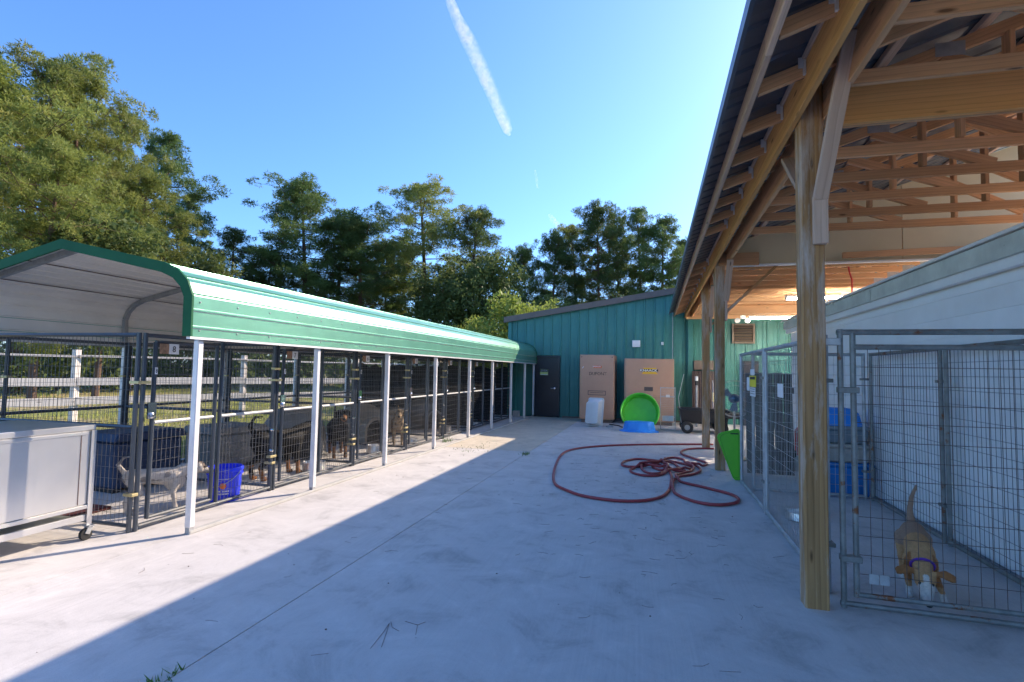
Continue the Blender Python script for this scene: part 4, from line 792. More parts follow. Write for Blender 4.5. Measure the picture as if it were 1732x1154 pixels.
# ================================================================== HOSE
HOSE = [(1.24,12.33),(.98,12.23),(.35,11.97),(-.29,11.66),(-.81,11.33),(-1.21,10.95),(-1.45,10.6),(-1.6,10.17),(-1.62,9.53),(-1.53,8.58),(-1.41,7.75),(-1.31,7.27),(-1.21,7.02),(-1.05,6.82),(-.91,6.66),(-.75,6.56),(-.46,6.49),(-.21,6.54),(-.02,6.69),(.12,6.94),(.2,7.35),(.24,7.93),(.25,8.48),(.18,9.02),(.05,9.31),(-.02,9.29),(-.01,8.95),(.12,8.74),(.21,8.96),(.16,9.5),(0,9.67),(-.27,9.72),(-.47,9.41),(-.51,9.03),(-.38,8.87),(-.07,9.06),(.28,9.55),(.38,9.16),(.48,8.8),(.32,8.75),(.04,8.9),(-.18,9.02),(-.15,8.57),(0,8.39),(.17,8.63),(.22,8.97),(.12,9.46),(.17,9.73),(.4,9.59),(.61,9.25),(.57,9.03),(.35,8.76),(.21,8.59),(.06,8.27),(-.16,8.21),(-.32,8.39),(-.34,8.69),(-.18,8.95),(.16,9.36),(.2,9.9),(.35,10.13),(.51,9.95),(.52,9.64),(.67,9.41),(.72,9.02),(.64,8.68),(.5,8.46),(.35,8.29),(.27,7.84),(.24,7.4),(.28,7.08),(.42,6.82),(.57,6.69),(.72,6.67),(.89,6.79),(.99,6.98),(.99,7.21),(.9,7.38),(.76,7.53),(.6,7.69),(.46,7.81),(.35,7.95),(.31,8.22),(.38,8.53),(.56,8.84),(.62,9.12),(.51,9.42),(.6,9.42),(.73,9.36),(.84,9.51),(.87,9.73),(.76,10.01),(.61,10.35),(.52,10.59),(.51,10.91),(.64,11.32),(.90,11.56),(1.18,11.62)]
def catmull(P, sub=6):
    P = [Vector((a, b, 0)) for a, b in P]; out = []
    for i in range(len(P) - 1):
        p0, p1, p2, p3 = P[max(i - 1, 0)], P[i], P[i + 1], P[min(i + 2, len(P) - 1)]
        for k in range(sub):
            t = k / sub; out.append(.5 * ((2 * p1) + (p2 - p0) * t + (2 * p0 - 5 * p1 + 4 * p2 - p3) * t * t + (3 * p1 - p0 - 3 * p2 + p3) * t ** 3))
    return out + [P[-1]]
hp = catmull(HOSE, 7)
for _ in range(3): hp = [hp[0]] + [(hp[i - 1] + 2 * hp[i] + hp[i + 1]) / 4 for i in range(1, len(hp) - 1)] + [hp[-1]]
RH = .019
zs = [RH + .001] * len(hp); grid = {}
for i, p in enumerate(hp):                                   # later turns lie over earlier ones
    key = (int(p.x / .05), int(p.y / .05)); z = RH + .001
    for dx in (-1, 0, 1):
        for dy in (-1, 0, 1):
            for (j, zz) in grid.get((key[0] + dx, key[1] + dy), []):
                if i - j > 14 and (hp[j] - p).length < .05: z = max(z, zz + RH * 1.85)
    zs[i] = min(z, .085); grid.setdefault(key, []).append((i, zs[i]))
for _ in range(4): zs = [zs[0]] + [max(zs[i], (zs[i - 1] + 2 * zs[i] + zs[i + 1]) / 4) for i in range(1, len(zs) - 1)] + [zs[-1]]
hs_ = MB().tube([(p.x, p.y, z) for p, z in zip(hp, zs)], RH, 8).build('garden_hose', M['hose'], None, smooth=True); tag(hs_, 'long red rubber hose lying in loops on the concrete', 'hose')
# ================================================================== RAIL FENCE BEYOND THE KENNELS
fa = Vector((-16.9, 2.4)); fb = Vector((-8.9, 21.1)); fd = (fb - fa).normalized(); fl = (fb - fa).length
rf = empty('rail_fence', (fa.x, fa.y, -.06), 0, 'weathered wooden rail fence across the grass behind the kennels', 'fence')
nrm = Vector((fd.y, -fd.x)); np_ = 6
for k in range(np_):
    p = fa + fd * (fl * k / (np_ - 1)); beam('post', (p.x, p.y, -.06), (p.x, p.y, 1.85), .13, .13, M['fence_wood'], rf)
for z, h_ in ((.60, .19), (1.07, .19), (1.70, .05)):
    for k in range(np_ - 1):
        p = fa + fd * (fl * k / (np_ - 1) + .01) + nrm * .085; q = fa + fd * (fl * (k + 1) / (np_ - 1) - .01) + nrm * .085; beam('rail', (p.x, p.y, z), (q.x, q.y, z + random.Random(k).uniform(-.02, .02)), .04, h_, M['fence_wood'], rf)
# ================================================================== DOGS
def dogmat():
    m, t, b = new_mat('dog coat'); a = N(t, 'ShaderNodeAttribute'); a.attribute_name = 'coat'; f = noise_(t, coords(t), 45, 4, .7)
    c = mixc(t, .35, a.outputs['Color'], ramp(t, f, [(.3, (.25, .25, .25)), (.7, (1, 1, 1))]), 'MULTIPLY'); t.links.new(c, b.inputs['Base Color']); b.inputs['Roughness'].default_value = .75; b.inputs['Specular IOR Level'].default_value = .25; bump(t, b, f, .3, .004); return m
M['coat'] = dogmat()
def capsule(mb, p, q, r0, r1):
    p = Vector(p); q = Vector(q); mb.ell(p, (r0, r0, r0), 12, 8); mb.ell(q, (r1, r1, r1), 12, 8); mb.tube([p, q], [r0, r1], 12)
STAND = dict(chest=(.18, 0, .43, .125), belly=(-.08, 0, .455, .098), hip=(-.29, 0, .455, .105), neck0=(.24, 0, .49, .088), neck1=(.36, 0, .61, .072), head=(.41, 0, .645, .082), muz=(.55, 0, .60, .036), fl=[(.19, .07, .36, .055), (.165, .08, .25, .038), (.19, .08, .11, .025), (.20, .08, .024, .027), (.24, .08, .02, .024)],
  hl=[(-.27, .07, .41, .082), (-.20, .085, .27, .052), (-.345, .085, .16, .028), (-.315, .085, .027, .026), (-.27, .085, .02, .024)], tail=[(-.37, 0, .51, .03), (-.47, 0, .60, .02), (-.50, 0, .74, .012)], ear=(.05, .09))
def dog(label, X, Y, rz, sc, pose, color, collar=None, earspread=.0, sym=True):
    P = dict(STAND); P.update(pose); mb = MB(); C = lambda a, b: capsule(mb, a[:3], b[:3], a[3], b[3])
    C(P['chest'], P['belly']); C(P['belly'], P['hip']); C(P['chest'], P['neck0']); C(P['neck0'], P['neck1']); C(P['neck1'], P['head']); C((P['head'][0] + .25 * (P['muz'][0] - P['head'][0]), 0, P['head'][2] + .35 * (P['muz'][2] - P['head'][2]), P['head'][3] * .78), P['muz'])
    ch = P['chest']; mb.ell((ch[0], 0, ch[2] - .04), (.13, .10, .15), 12, 8)
    for s_ in (1, -1):
        fl_ = P['fl'] if s_ == 1 or 'fl2' not in P else P['fl2']; hl_ = P['hl'] if s_ == 1 or 'hl2' not in P else P['hl2']
        for L_ in (fl_, hl_):
            for a, b in zip(L_[:-1], L_[1:]): C((a[0], s_ * a[1], a[2], a[3]), (b[0], s_ * b[1], b[2], b[3]))
        H_ = Vector(P['head'][:3]); D_ = (Vector(P['muz'][:3]) - H_).normalized(); U_ = Vector((-D_.z, 0, D_.x)); R_ = P['head'][3]
        e0 = H_ - D_ * .03 + U_ * R_ * .65 + Vector((0, s_ * R_ * .68, 0)); tip = e0 + Vector((0, s_ * (.035 + earspread), 0)) + (Vector((0, 0, -.085)) if earspread < .05 else U_ * -.01 - D_ * .01) + D_ * .01
        mid = (e0 + tip) / 2 + Vector((0, s_ * .015, .012)); C((*e0, .02), (*mid, .03)); C((*mid, .03), (*tip, .022)); C((*(mid + D_ * .028), .02), (*(tip + D_ * .03), .018)); C((*(mid - D_ * .02), .02), (*(tip - D_ * .008), .018))
    T_ = P['tail']
    for a, b in zip(T_[:-1], T_[1:]): C(a, b)
    me0 = mb.mesh('tmp', fix=True); to = bpy.data.objects.new('tmp', me0); COL.objects.link(to)
    rm = to.modifiers.new('r', 'REMESH'); rm.mode = 'VOXEL'; rm.voxel_size = .0105; smo = to.modifiers.new('s', 'SMOOTH'); smo.factor = .5; smo.iterations = 7
    bpy.context.view_layer.update(); dg = bpy.context.evaluated_depsgraph_get(); me = bpy.data.meshes.new_from_object(to.evaluated_get(dg)); bpy.data.objects.remove(to)
    me.polygons.foreach_set('use_smooth', [True] * len(me.polygons)); at = me.color_attributes.new('coat', 'FLOAT_COLOR', 'POINT')
    H_ = Vector(P['head'][:3]); Mz = Vector(P['muz'][:3])
    for i, v in enumerate(me.vertices): at.data[i].color = (*color(v.co, H_, Mz, P), 1)
    r = empty('dog', (X, Y, 0), rz, label, 'dog', 'dogs'); me.name = 'dog_body'; b_ = link('body', me, M['coat'], r, keep=True)
    me.materials.clear(); me.materials.append(M['coat'])
    rf_ = random.Random(11); fv = []; fc = []
    for v in me.vertices:
        if rf_.random() > .45: continue
        nn = v.normal; dd = (nn * .35 + Vector((-.75, rf_.uniform(-.25, .25), -.35 + rf_.uniform(-.2, .2))));
        dd = dd - nn * min(0.0, dd.dot(nn) - .25); dd.normalize(); ss = dd.cross(nn); ss = ss.normalized() * .0025 if ss.length > 1e-4 else Vector((0, .003, 0)); L_ = rf_.uniform(.007, .014); cc = v.co - nn * .001
        fv += [cc - ss, cc + ss, cc + dd * L_]; k_ = rf_.uniform(.7, 1.25); c0 = at.data[v.index].color; fc += [(c0[0] * k_, c0[1] * k_, c0[2] * k_, 1)] * 3
    fm = bpy.data.meshes.new('fur'); fm.from_pydata(fv, [], [(i, i + 1, i + 2) for i in range(0, len(fv), 3)]); fa_ = fm.color_attributes.new('coat', 'FLOAT_COLOR', 'POINT'); fa_.data.foreach_set('color', [x for c in fc for x in c]); fo = link('fur', fm, M['coat'], r, keep=True); fo['kind'] = 'stuff'
    D_ = (Mz - H_).normalized(); U_ = Vector((-D_.z, 0, D_.x)); nz = MB(); nz.ell(Mz + D_ * .032 + U_ * .008, (.02, .024, .018), 10, 8); nz.build('nose', M['black'], r, smooth=True, keep=True)
    for s_ in (1, -1):
        ey = MB(); ey.ell(H_ + D_ * P['head'][3] * .72 + U_ * P['head'][3] * .36 + Vector((0, s_ * P['head'][3] * .52, 0)), (.014, .014, .014), 8, 6); ey.build('eye', M['black_plastic'], r, smooth=True, keep=True)
    if collar:
        n0 = Vector(P['neck0'][:3]); n1 = Vector(P['neck1'][:3]); ax = (n1 - n0).normalized(); c_ = n0.lerp(n1, .55); q_ = ax.to_track_quat('Z', 'Y'); rad = .55 * P['neck1'][3] + .45 * P['neck0'][3] + .006
        mb = MB(); pts_ = [c_ + q_ @ Vector((rad * math.cos(a), rad * math.sin(a), 0)) for a in [2 * math.pi * k / 24 for k in range(24)]]; mb.tube(pts_, .011, 6, closed=True); mb.build('collar', M[collar], r, smooth=True, keep=True)
    r.scale = (sc, sc, sc); return r
def nz_(co, s_): return noise.noise(co * s_)
def col_tan(co, H_, Mz, P):
    c = (.60, .33, .15); D_ = (Mz - H_).normalized(); f_ = (co - H_).dot(D_)
    if co.x < P['belly'][0] + .04 and co.z > .34: c = (.40, .25, .17)
    if abs(co.y) > .075 and (co - H_).length < .26 and co.z > .12: c = (.42, .17, .06)
    if f_ > .06 and (co - Mz).length < .15: c = (.66, .60, .54)
    if f_ > .0 and abs(co.y) < .018 and (co - H_).length < .12: c = (.74, .66, .58)
    if co.z < .08 and abs(co.y) > .05: c = (.74, .70, .65)
    return c
def col_black(co, H_, Mz, P):
    if (co.z < .17 and co.z + .15 * nz_(co, 9) < .15) or (co - Mz).length < .07: return (.27, .115, .04)
    return (.013, .012, .012)
def col_grey(co, H_, Mz, P):
    k = nz_(co, 6)
    if (co - H_).length < .10 and co.z > H_.z - .02: return (.20, .155, .13)
    if k > .16 and co.z > .40: return (.30, .27, .25)
    return (.60, .54, .48)
def col_brindle(co, H_, Mz, P):
    k = nz_(Vector((co.x * 3, co.y, co.z)), 9); return (.42, .30, .18) if k > -.12 else (.22, .15, .09)
def col_orange(co, H_, Mz, P): return (.34, .125, .045)
bow_ = dict(chest=(.02, 0, .36, .115), belly=(-.18, 0, .41, .098), hip=(-.38, 0, .44, .105), neck0=(.10, 0, .33, .085), neck1=(.20, 0, .26, .070), head=(.27, 0, .21, .080), muz=(.42, 0, .075, .036), fl=[(.03, .08, .30, .052), (.0, .10, .20, .036), (.13, .13, .09, .025), (.19, .14, .024, .027), (.235, .14, .02, .024)], fl2=[(.03, .08, .30, .052), (.0, .09, .19, .036), (.08, .09, .09, .025), (.10, .09, .024, .027), (.145, .09, .02, .024)],
  hl=[(-.37, .07, .39, .080), (-.29, .085, .25, .05), (-.43, .085, .15, .028), (-.40, .085, .027, .026), (-.355, .085, .02, .024)], tail=[(-.46, 0, .50, .036), (-.53, 0, .62, .027), (-.54, .015, .74, .021), (-.50, .05, .86, .014)])
dog('tan dog with purple collar sniffing the floor of the right hand pen', 1.835, 4.50, math.radians(-105), .80, bow_, col_tan, 'collar', .10)
lowh = dict(neck1=(.38, 0, .54, .072), head=(.45, 0, .535, .082), muz=(.585, 0, .465, .036), tail=[(-.37, 0, .52, .03), (-.44, 0, .63, .022), (-.38, 0, .72, .016), (-.28, 0, .72, .010)])
dog('pale grey and white dog standing behind the nearest kennel gate', -5.02, 4.52, math.radians(48), .80, lowh, col_grey, None)
dog('large black dog with tan legs standing in the second pen', -5.05, 6.45, math.radians(80), 1.18, lowh, col_black, None)
dog('black dog with tan muzzle standing in the third pen', -5.3, 8.25, math.radians(-50), 1.15, {}, col_black, None)
dog('tan brindle dog facing the yard in the fourth pen', -5.05, 10.0, math.radians(-62), 1.0, {}, col_brindle, None)
sit = dict(chest=(.08, 0, .42, .12), belly=(-.10, 0, .28, .105), hip=(-.22, 0, .15, .125), neck0=(.11, 0, .50, .085), neck1=(.16, 0, .62, .07), head=(.20, 0, .68, .08), muz=(.34, 0, .65, .036), fl=[(.09, .07, .36, .052), (.09, .08, .24, .036), (.11, .08, .11, .026), (.12, .08, .024, .027), (.16, .08, .02, .024)], hl=[(-.20, .09, .15, .09), (-.02, .13, .15, .055), (-.12, .12, .05, .03), (-.06, .12, .024, .027), (.0, .12, .02, .024)], tail=[(-.30, 0, .06, .03), (-.42, .06, .03, .02), (-.50, .14, .025, .012)])
dog('reddish brown dog sitting in the farthest pen', -4.95, 15.3, math.radians(-70), 1.05, sit, col_orange, None)
# ================================================================== TREES AND PLANTS
import numpy as np
M['pine'] = leafmat('pine needles', (.13, .18, .04), (.25, .29, .07), (.44, .38, .12), .45, .45)
M['pine_dark'] = leafmat('dark pine needles', (.06, .11, .032), (.11, .17, .05), (.21, .24, .075), .42, .45)
M['leaf'] = leafmat('broad leaves', (.08, .125, .035), (.14, .185, .055), (.22, .24, .08), .45, .5)
M['leaf_bright'] = leafmat('yellow green leaves', (.16, .22, .035), (.25, .30, .06), (.36, .36, .09), .45, .6)
M['grass'] = leafmat('grass blades', (.20, .27, .045), (.36, .37, .10), (.56, .46, .20), .45, .3)
M['needle'] = plain('dry pine needle', (.10, .055, .03), .8); M['weed'] = leafmat('weed blades', (.05, .12, .02), (.08, .17, .03), (.12, .2, .04), .4, 3)
def tri_mesh(name, A, B, Cc, mat):
    n = len(A); V = np.empty((n * 3, 3), np.float32); V[0::3] = A; V[1::3] = B; V[2::3] = Cc
    me = bpy.data.meshes.new(name); me.vertices.add(n * 3); me.vertices.foreach_set('co', V.ravel()); me.loops.add(n * 3); me.loops.foreach_set('vertex_index', np.arange(n * 3, dtype=np.int32))
    me.polygons.add(n); me.polygons.foreach_set('loop_start', np.arange(0, n * 3, 3, dtype=np.int32)); me.polygons.foreach_set('loop_total', np.full(n, 3, np.int32)); me.update(calc_edges=True); me.materials.append(mat); return me
def quad_mesh(name, Q, mat):
    n = len(Q); me = bpy.data.meshes.new(name); me.vertices.add(n * 4); me.vertices.foreach_set('co', Q.astype(np.float32).ravel()); me.loops.add(n * 4); me.loops.foreach_set('vertex_index', np.arange(n * 4, dtype=np.int32))
    me.polygons.add(n); me.polygons.foreach_set('loop_start', np.arange(0, n * 4, 4, dtype=np.int32)); me.polygons.foreach_set('loop_total', np.full(n, 4, np.int32)); me.update(calc_edges=True); me.materials.append(mat); return me
def unit(v): return v / np.maximum(np.linalg.norm(v, axis=1, keepdims=True), 1e-6)
def tufts(rng, cen, out, nb, ln, wd):
    """nb needle blades from each tuft centre, fanning around 'out'"""
    n = len(cen); c = np.repeat(cen, nb, 0); o = np.repeat(out, nb, 0); d = unit(o * .5 + rng.normal(0, .7, (n * nb, 3))); L = ln * rng.uniform(.6, 1.15, (n * nb, 1)); s = unit(np.cross(d, rng.normal(0, 1, (n * nb, 3)))) * wd * rng.uniform(.7, 1.3, (n * nb, 1))
    b = c + d * L * .12; return b - s * .5 + d * L * .35, b + s * .5 + d * L * .35, np.where(rng.random((n * nb, 1)) < .5, b + d * L, b + d * L * .9 + np.array([[0, 0, -.03]]))
def pine_variant(seed, H, cb, spread, nbr, mat, top=1.0, lean=.3):
    rng = np.random.default_rng(seed); tm = MB(); n = 9; pts = []; dx, dy = rng.normal(0, lean, 2)
    for i in range(n): t = i / (n - 1); pts.append(Vector((dx * t * t + .12 * math.sin(3 * t + seed), dy * t * t + .12 * math.cos(4 * t + seed), H * .97 * t)))
    tm.tube(pts, [.26 * H / 18 * (1 - .88 * i / (n - 1)) + .015 for i in range(n)], 8); cen = []; out = []
    def at(t): f = t * (n - 1) * .999; i = int(f); return pts[i].lerp(pts[i + 1], f - i)
    az = rng.uniform(0, 6.28)
    for k in range(nbr):
        u = (k + rng.uniform(0, 1)) / nbr; u = u ** .85; t = cb + (1 - cb) * u; az += 2.4 + rng.normal(0, .35); prof = max(.22, 1 - (abs(u - .42) / (.66 if u > .42 else .75)) ** 2.2) * (1 - .12 * u * top); L = spread * prof * rng.uniform(.55, 1.12); el = -.08 + .95 * u ** 1.6 + rng.normal(0, .12)
        p0 = at(min(t, .99)); d = Vector((math.cos(az) * math.cos(el), math.sin(az) * math.cos(el), math.sin(el))); p1 = p0 + d * L * .55 + Vector((0, 0, -.05 * L)); p2 = p0 + d * L + Vector((0, 0, .10 * L))
        tm.tube([p0, p1, p2], [.055 * (1.1 - u) + .02, .03, .01], 4, cap=False); npf = max(3, int(2.2 * L + 2))
        for j in range(npf):
            s = .42 + .62 * (j + rng.uniform(0, 1)) / npf; c = p0.lerp(p1, min(1, s * 1.8)) if s < .55 else p1.lerp(p2, min(1.05, (s - .55) / .45)); lat = .38 * L * (1.15 - abs(s - .7)); off = Vector((rng.normal(0, lat * .5), rng.normal(0, lat * .5), rng.normal(0, lat * .14 + .06))); c2 = c + off
            if off.length > .5: tm.tube([c, c2], [.016, .008], 3, cap=False)
            pr_ = rng.uniform(.32, .62)
            for q in range(int(28 * pr_ * pr_) + 4):
                v = Vector(rng.normal(0, 1, 3)); v.normalize(); v.z = v.z * .48 + .12; r_ = pr_ * rng.uniform(.55, 1.0); cen.append(c2 + v * r_); out.append((v + Vector((0, 0, .45)) + d * .3).normalized())
    cen = np.array([tuple(c) for c in cen]); out = np.array([tuple(o_) for o_ in out]); A, B, Cc = tufts(rng, cen, out, 22, .34, .05)
    return tm.mesh('trunk', smooth=True, fix=False), tri_mesh('crown', A, B, Cc, mat)
def leaves(rng, cen, rad, per, size):
    n = len(cen) * per; c = np.repeat(cen, per, 0) + unit(rng.normal(0, 1, (n, 3))) * np.repeat(rad, per)[:, None] * rng.uniform(.35, 1.0, (n, 1)); a = unit(rng.normal(0, 1, (n, 3))); b = unit(np.cross(a, rng.normal(0, 1, (n, 3)))); s = size * rng.uniform(.6, 1.3, (n, 1))
    return np.stack([c - a * s, c - b * s * .45, c + a * s, c + b * s * .45], 1)
def broad_variant(seed, H, R_, mat, nc=150, per=70, size=.13, base=.25):
    rng = np.random.default_rng(seed); tm = MB(); tm.tube([(0, 0, 0), (.1, .05, H * .3), (.05, .1, H * .7)], [.16 * H / 9, .11 * H / 9, .03], 7); cen = []; rad = []
    while len(cen) < nc:
        v = rng.uniform(-1, 1, 3); l = np.linalg.norm(v)
        if l > 1 or l < .35: continue
        z = H * (base + (1 - base) * (v[2] * .5 + .5)); k = .62 + .5 * noise.noise(Vector(v) * 2.2 + Vector((seed, 0, 0))) + .25; p = np.array([v[0] * R_ * k, v[1] * R_ * k, z * (.85 + .3 * k * .5)]); cen.append(p); rad.append(rng.uniform(.35, .8) * H / 9 + .12)
    for p in cen[:26]: tm.tube([(0.05, .06, H * rng.uniform(.25, .55)), tuple(p * .6 + np.array([0, 0, H * .15])), tuple(p)], [.05, .03, .01], 4, cap=False)
    return tm.mesh('trunk', smooth=True, fix=False), quad_mesh('crown', leaves(rng, np.array(cen), np.array(rad), per, size), mat)
PV = {'a': (18.0, pine_variant(3, 18, .30, 4.6, 40, M['pine'])), 'b': (18.0, pine_variant(8, 18, .34, 4.2, 46, M['pine_dark'], .8)), 'c': (18.0, pine_variant(15, 18, .36, 3.8, 40, M['pine_dark'], .6, .6)), 'd': (16.0, pine_variant(21, 16, .22, 4.9, 40, M['pine'], 1.2)),
      'f': (17.0, pine_variant(33, 17, .48, 3.1, 32, M['pine_dark'], .5)), 'l': (9.0, broad_variant(5, 9, 3.4, M['leaf'], 170, 80)), 'm': (9.0, broad_variant(12, 9, 3.0, M['leaf'], 150, 80)), 'y': (5.0, broad_variant(17, 5, 2.5, M['leaf_bright'], 150, 75, .10, .12))}
def tree(kind, x, y, ht, rz, label, wide=1.0):
    h0, (tm, cm) = PV[kind]; k = ht / h0; pine = kind in 'abcdf'
    r = empty('pine_tree' if pine else ('shrub' if kind == 'y' else 'broadleaf_tree'), (x, y, -.06), rz, label, 'tree' if kind != 'y' else 'shrub', 'trees behind the kennels'); r.scale = (k * wide, k * wide, k)
    link('trunk', tm, M['bark'], r, keep=True); link('crown', cm, None, r, keep=True)
for t_ in [('d', -29.7, 16.5, 15.2, .3, 'tall bushy pine cut by the left edge of the view', 1.15), ('a', -31.4, 19.6, 17.4, 1.9, 'tallest pine of the bright group at far left', 1.1), ('d', -32.0, 22.3, 18.3, 4.0, 'bright pine with rounded top right of the tallest at far left', .85), ('a', -33.4, 25.4, 17.8, 2.2, 'pine stepping down on the right of the far left group', .78), ('d', -25.1, 16.5, 10.8, 5.1, 'low bushy pine in front of the far left group', 1.1),
  ('a', -29.4, 24.1, 12.6, .9, 'shorter pine above the carport peak', 1.05), ('f', -36.1, 31.7, 19.0, 1.2, 'bare trunked pine with flat topped crown standing right of the far left group', .95), ('f', -38.0, 35.5, 15.9, 3.2, 'thin pine half hidden right of the flat topped one', .75), ('l', -23.9, 18.1, 8.6, .5, 'pale leafy tree just above the carport peak', 1.0), ('l', -27.5, 27.0, 9.0, 2.5, 'leafy tree below the flat topped pine', 1.0),
  ('c', -35.5, 38.0, 13.2, 2.0, 'small lone pine in the dip left of the centre trees', 1.15), ('b', -32.1, 38.3, 11.6, 4.4, 'low dark pine left of the big centre pine', 1.3), ('b', -29.5, 40.4, 18.0, .2, 'big dark pine with bulging top at left of centre', 1.25), ('b', -29.9, 45.0, 16.4, 2.9, 'dark pine leaning on the right of the big centre pine', 1.3), ('b', -25.8, 42.8, 14.9, 1.4, 'rounded dark pine sloping down right of the big centre pine', 1.3), ('c', -27.6, 51.0, 15.0, 5.0, 'thin pine in the gap between the two centre groups', .8),
  ('a', -21.5, 47.4, 19.9, 3.6, 'tall round crowned pine at centre right behind the carport', 1.2), ('c', -26.5, 53.8, 16.0, .7, 'dim pine behind the gap left of the round crowned pine', 1.0), ('c', -17.8, 48.9, 17.2, 2.6, 'dark forked pine on the right of the round crowned pine', 1.2), ('l', -14.1, 43.8, 11.8, 1.0, 'olive leafy tree right of the round crowned pine', 1.0), ('m', -17.0, 41.7, 10.4, 3.3, 'leafy tree at the foot of the round crowned pine', 1.1),
  ('b', -13.0, 54.5, 14.6, .4, 'leftmost low pine of the group behind the teal building', .9), ('b', -10.3, 54.0, 15.8, 2.1, 'second pine from left behind the teal building', .9), ('a', -8.1, 57.4, 17.6, 4.2, 'bushy pine stepping up behind the teal building', .85), ('b', -5.7, 55.7, 19.0, 1.1, 'tallest pine behind the teal building', .85), ('c', -3.5, 59.9, 19.3, 5.6, 'pine just right of the tallest behind the teal building', .8), ('c', -1.2, 57.0, 18.6, .6, 'narrow pine with spiky top behind the teal building', .85), ('f', .8, 56.0, 17.5, 2.9, 'open thin pine at right of the group behind the teal building', 1.0), ('f', 3.3, 59.9, 16.0, 4.9, 'pale pine beside the shelter eave', .9), ('m', -3.0, 47.0, 8.4, 1.5, 'leafy tree low behind the right end of the teal roof', 1.0), ('m', -9.5, 48.0, 8.6, .4, 'dark leafy tree low behind the yellow green shrub', 1.1),
  ('y', -6.0, 23.2, 5.05, .8, 'bright yellow green shrub beside the left corner of the teal building', 1.0), ('y', -8.6, 24.5, 4.0, 2.6, 'lower yellow green shrub at the end of the carport', .9)]: tree(*t_)
# undergrowth: a band of bushes that reads as one mass
rng = np.random.default_rng(77); cen = []; rad = []
for k in range(110):
    a = rng.uniform(-1.22, .12); d = rng.uniform(44, 66) if rng.random() < .75 else rng.uniform(34, 46); h_ = rng.uniform(1.6, 4.6); cx_, cy_ = d * math.sin(a), d * math.cos(a)
    if cx_ > -3 and cy_ < 34: continue
    for j in range(14): cen.append((cx_ + rng.normal(0, 1.3), cy_ + rng.normal(0, 1.3), rng.uniform(.2, h_))); rad.append(rng.uniform(.5, 1.1))
ug = link('undergrowth', quad_mesh('undergrowth', leaves(rng, np.array(cen), np.array(rad), 42, .19), M['leaf'])); ug['kind'] = 'stuff'; ug['label'] = 'dark bushes and undergrowth below the trees beyond the field'; ug['category'] = 'undergrowth'
# grass in the field behind the kennels
n = 42000; px_ = -7.6 - rng.exponential(7.0, n); py_ = rng.uniform(0, 34, n); keep = noise_mask = np.array([noise.noise(Vector((a * .35, b * .35, 0))) for a, b in zip(px_, py_)]) > -.12
px_, py_ = px_[keep], py_[keep]; n = len(px_); c = np.stack([px_, py_, np.full(n, -.06)], 1); d = unit(np.stack([rng.normal(0, .35, n), rng.normal(0, .35, n), np.ones(n)], 1)) * rng.uniform(.07, .24, (n, 1)); s = unit(np.stack([rng.normal(0, 1, n), rng.normal(0, 1, n), np.zeros(n)], 1)) * rng.uniform(.008, .02, (n, 1))
gr_ = link('field_grass', tri_mesh('field_grass', c - s, c + s, c + d, M['grass'])); gr_['kind'] = 'stuff'; gr_['label'] = 'tufts of grass in the field behind the kennels'; gr_['category'] = 'grass'
# weeds in the joints
def weed(x, y, nb, hgt, label, sp=.06):
    rg = np.random.default_rng(int(abs(x * 100 + y * 7))); c = np.stack([x + rg.normal(0, sp, nb), y + rg.normal(0, sp * 2, nb), np.zeros(nb)], 1); d = unit(np.stack([rg.normal(0, .7, nb), rg.normal(0, .7, nb), np.ones(nb)], 1)) * rg.uniform(.4, 1.0, (nb, 1)) * hgt; s = unit(np.stack([rg.normal(0, 1, nb), rg.normal(0, 1, nb), np.zeros(nb)], 1)) * .006
    o = link('weed', tri_mesh('weed', c - s, c + s, c + d, M['weed'])); tag(o, label, 'weed', 'weeds in the concrete joints')
weed(-2.30, 2.13, 36, .06, 'green weed tuft at the bottom edge of the view', .03); weed(-2.28, 9.6, 50, .08, 'green weed where the slab joints cross', .04); weed(-4.25, 10.7, 50, .15, 'pale weed growing by the fourth carport leg', .06); weed(-3.4, 9.95, 60, .05, 'low weed line along the cross joint', .18)
# pine needles and crumbs on the concrete
rg = np.random.default_rng(5); mb = MB()
for k in range(230):
    if k < 120: x_, y_ = rg.normal(-.1, .9), rg.normal(6.6, 1.6)
    else: x_, y_ = rg.uniform(-4, 2.6), rg.uniform(1.6, 12)
    a = rg.uniform(0, 6.28) if rg.random() < .4 else rg.normal(0.2, .5); L = rg.uniform(.03, .12); bend = rg.normal(0, .02)
    mb.tube([(x_, y_, .003), (x_ + math.cos(a) * L * .5 - math.sin(a) * bend, y_ + math.sin(a) * L * .5 + math.cos(a) * bend, .005), (x_ + math.cos(a) * L, y_ + math.sin(a) * L, .003)], .0011, 3)
for k in range(60):
    x_, y_ = rg.uniform(-4, 2.6), rg.uniform(1.6, 11); s_ = rg.uniform(.002, .008); mb.ell((x_, y_, s_ * .4), (s_, s_ * rg.uniform(.5, 1), s_ * .5), 5, 3)
# the forked twig near the camera
for p in ([(-1.49, 2.70), (-1.51, 2.88), (-1.53, 2.99)], [(-1.44, 2.73), (-1.49, 2.88), (-1.53, 2.99)], [(-1.53, 3.01), (-1.49, 2.95), (-1.43, 2.92)], [(-1.45, 3.04), (-1.36, 3.02), (-1.32, 2.91)], [(-1.36, 3.02), (-1.33, 3.07)]): mb.tube([(a, b, .003) for a, b in p], .0013, 4)
o = mb.build('pine_litter', M['needle'], None, fix=False); o['kind'] = 'stuff'; o['label'] = 'scattered dry pine needles and crumbs on the concrete'; o['category'] = 'litter'

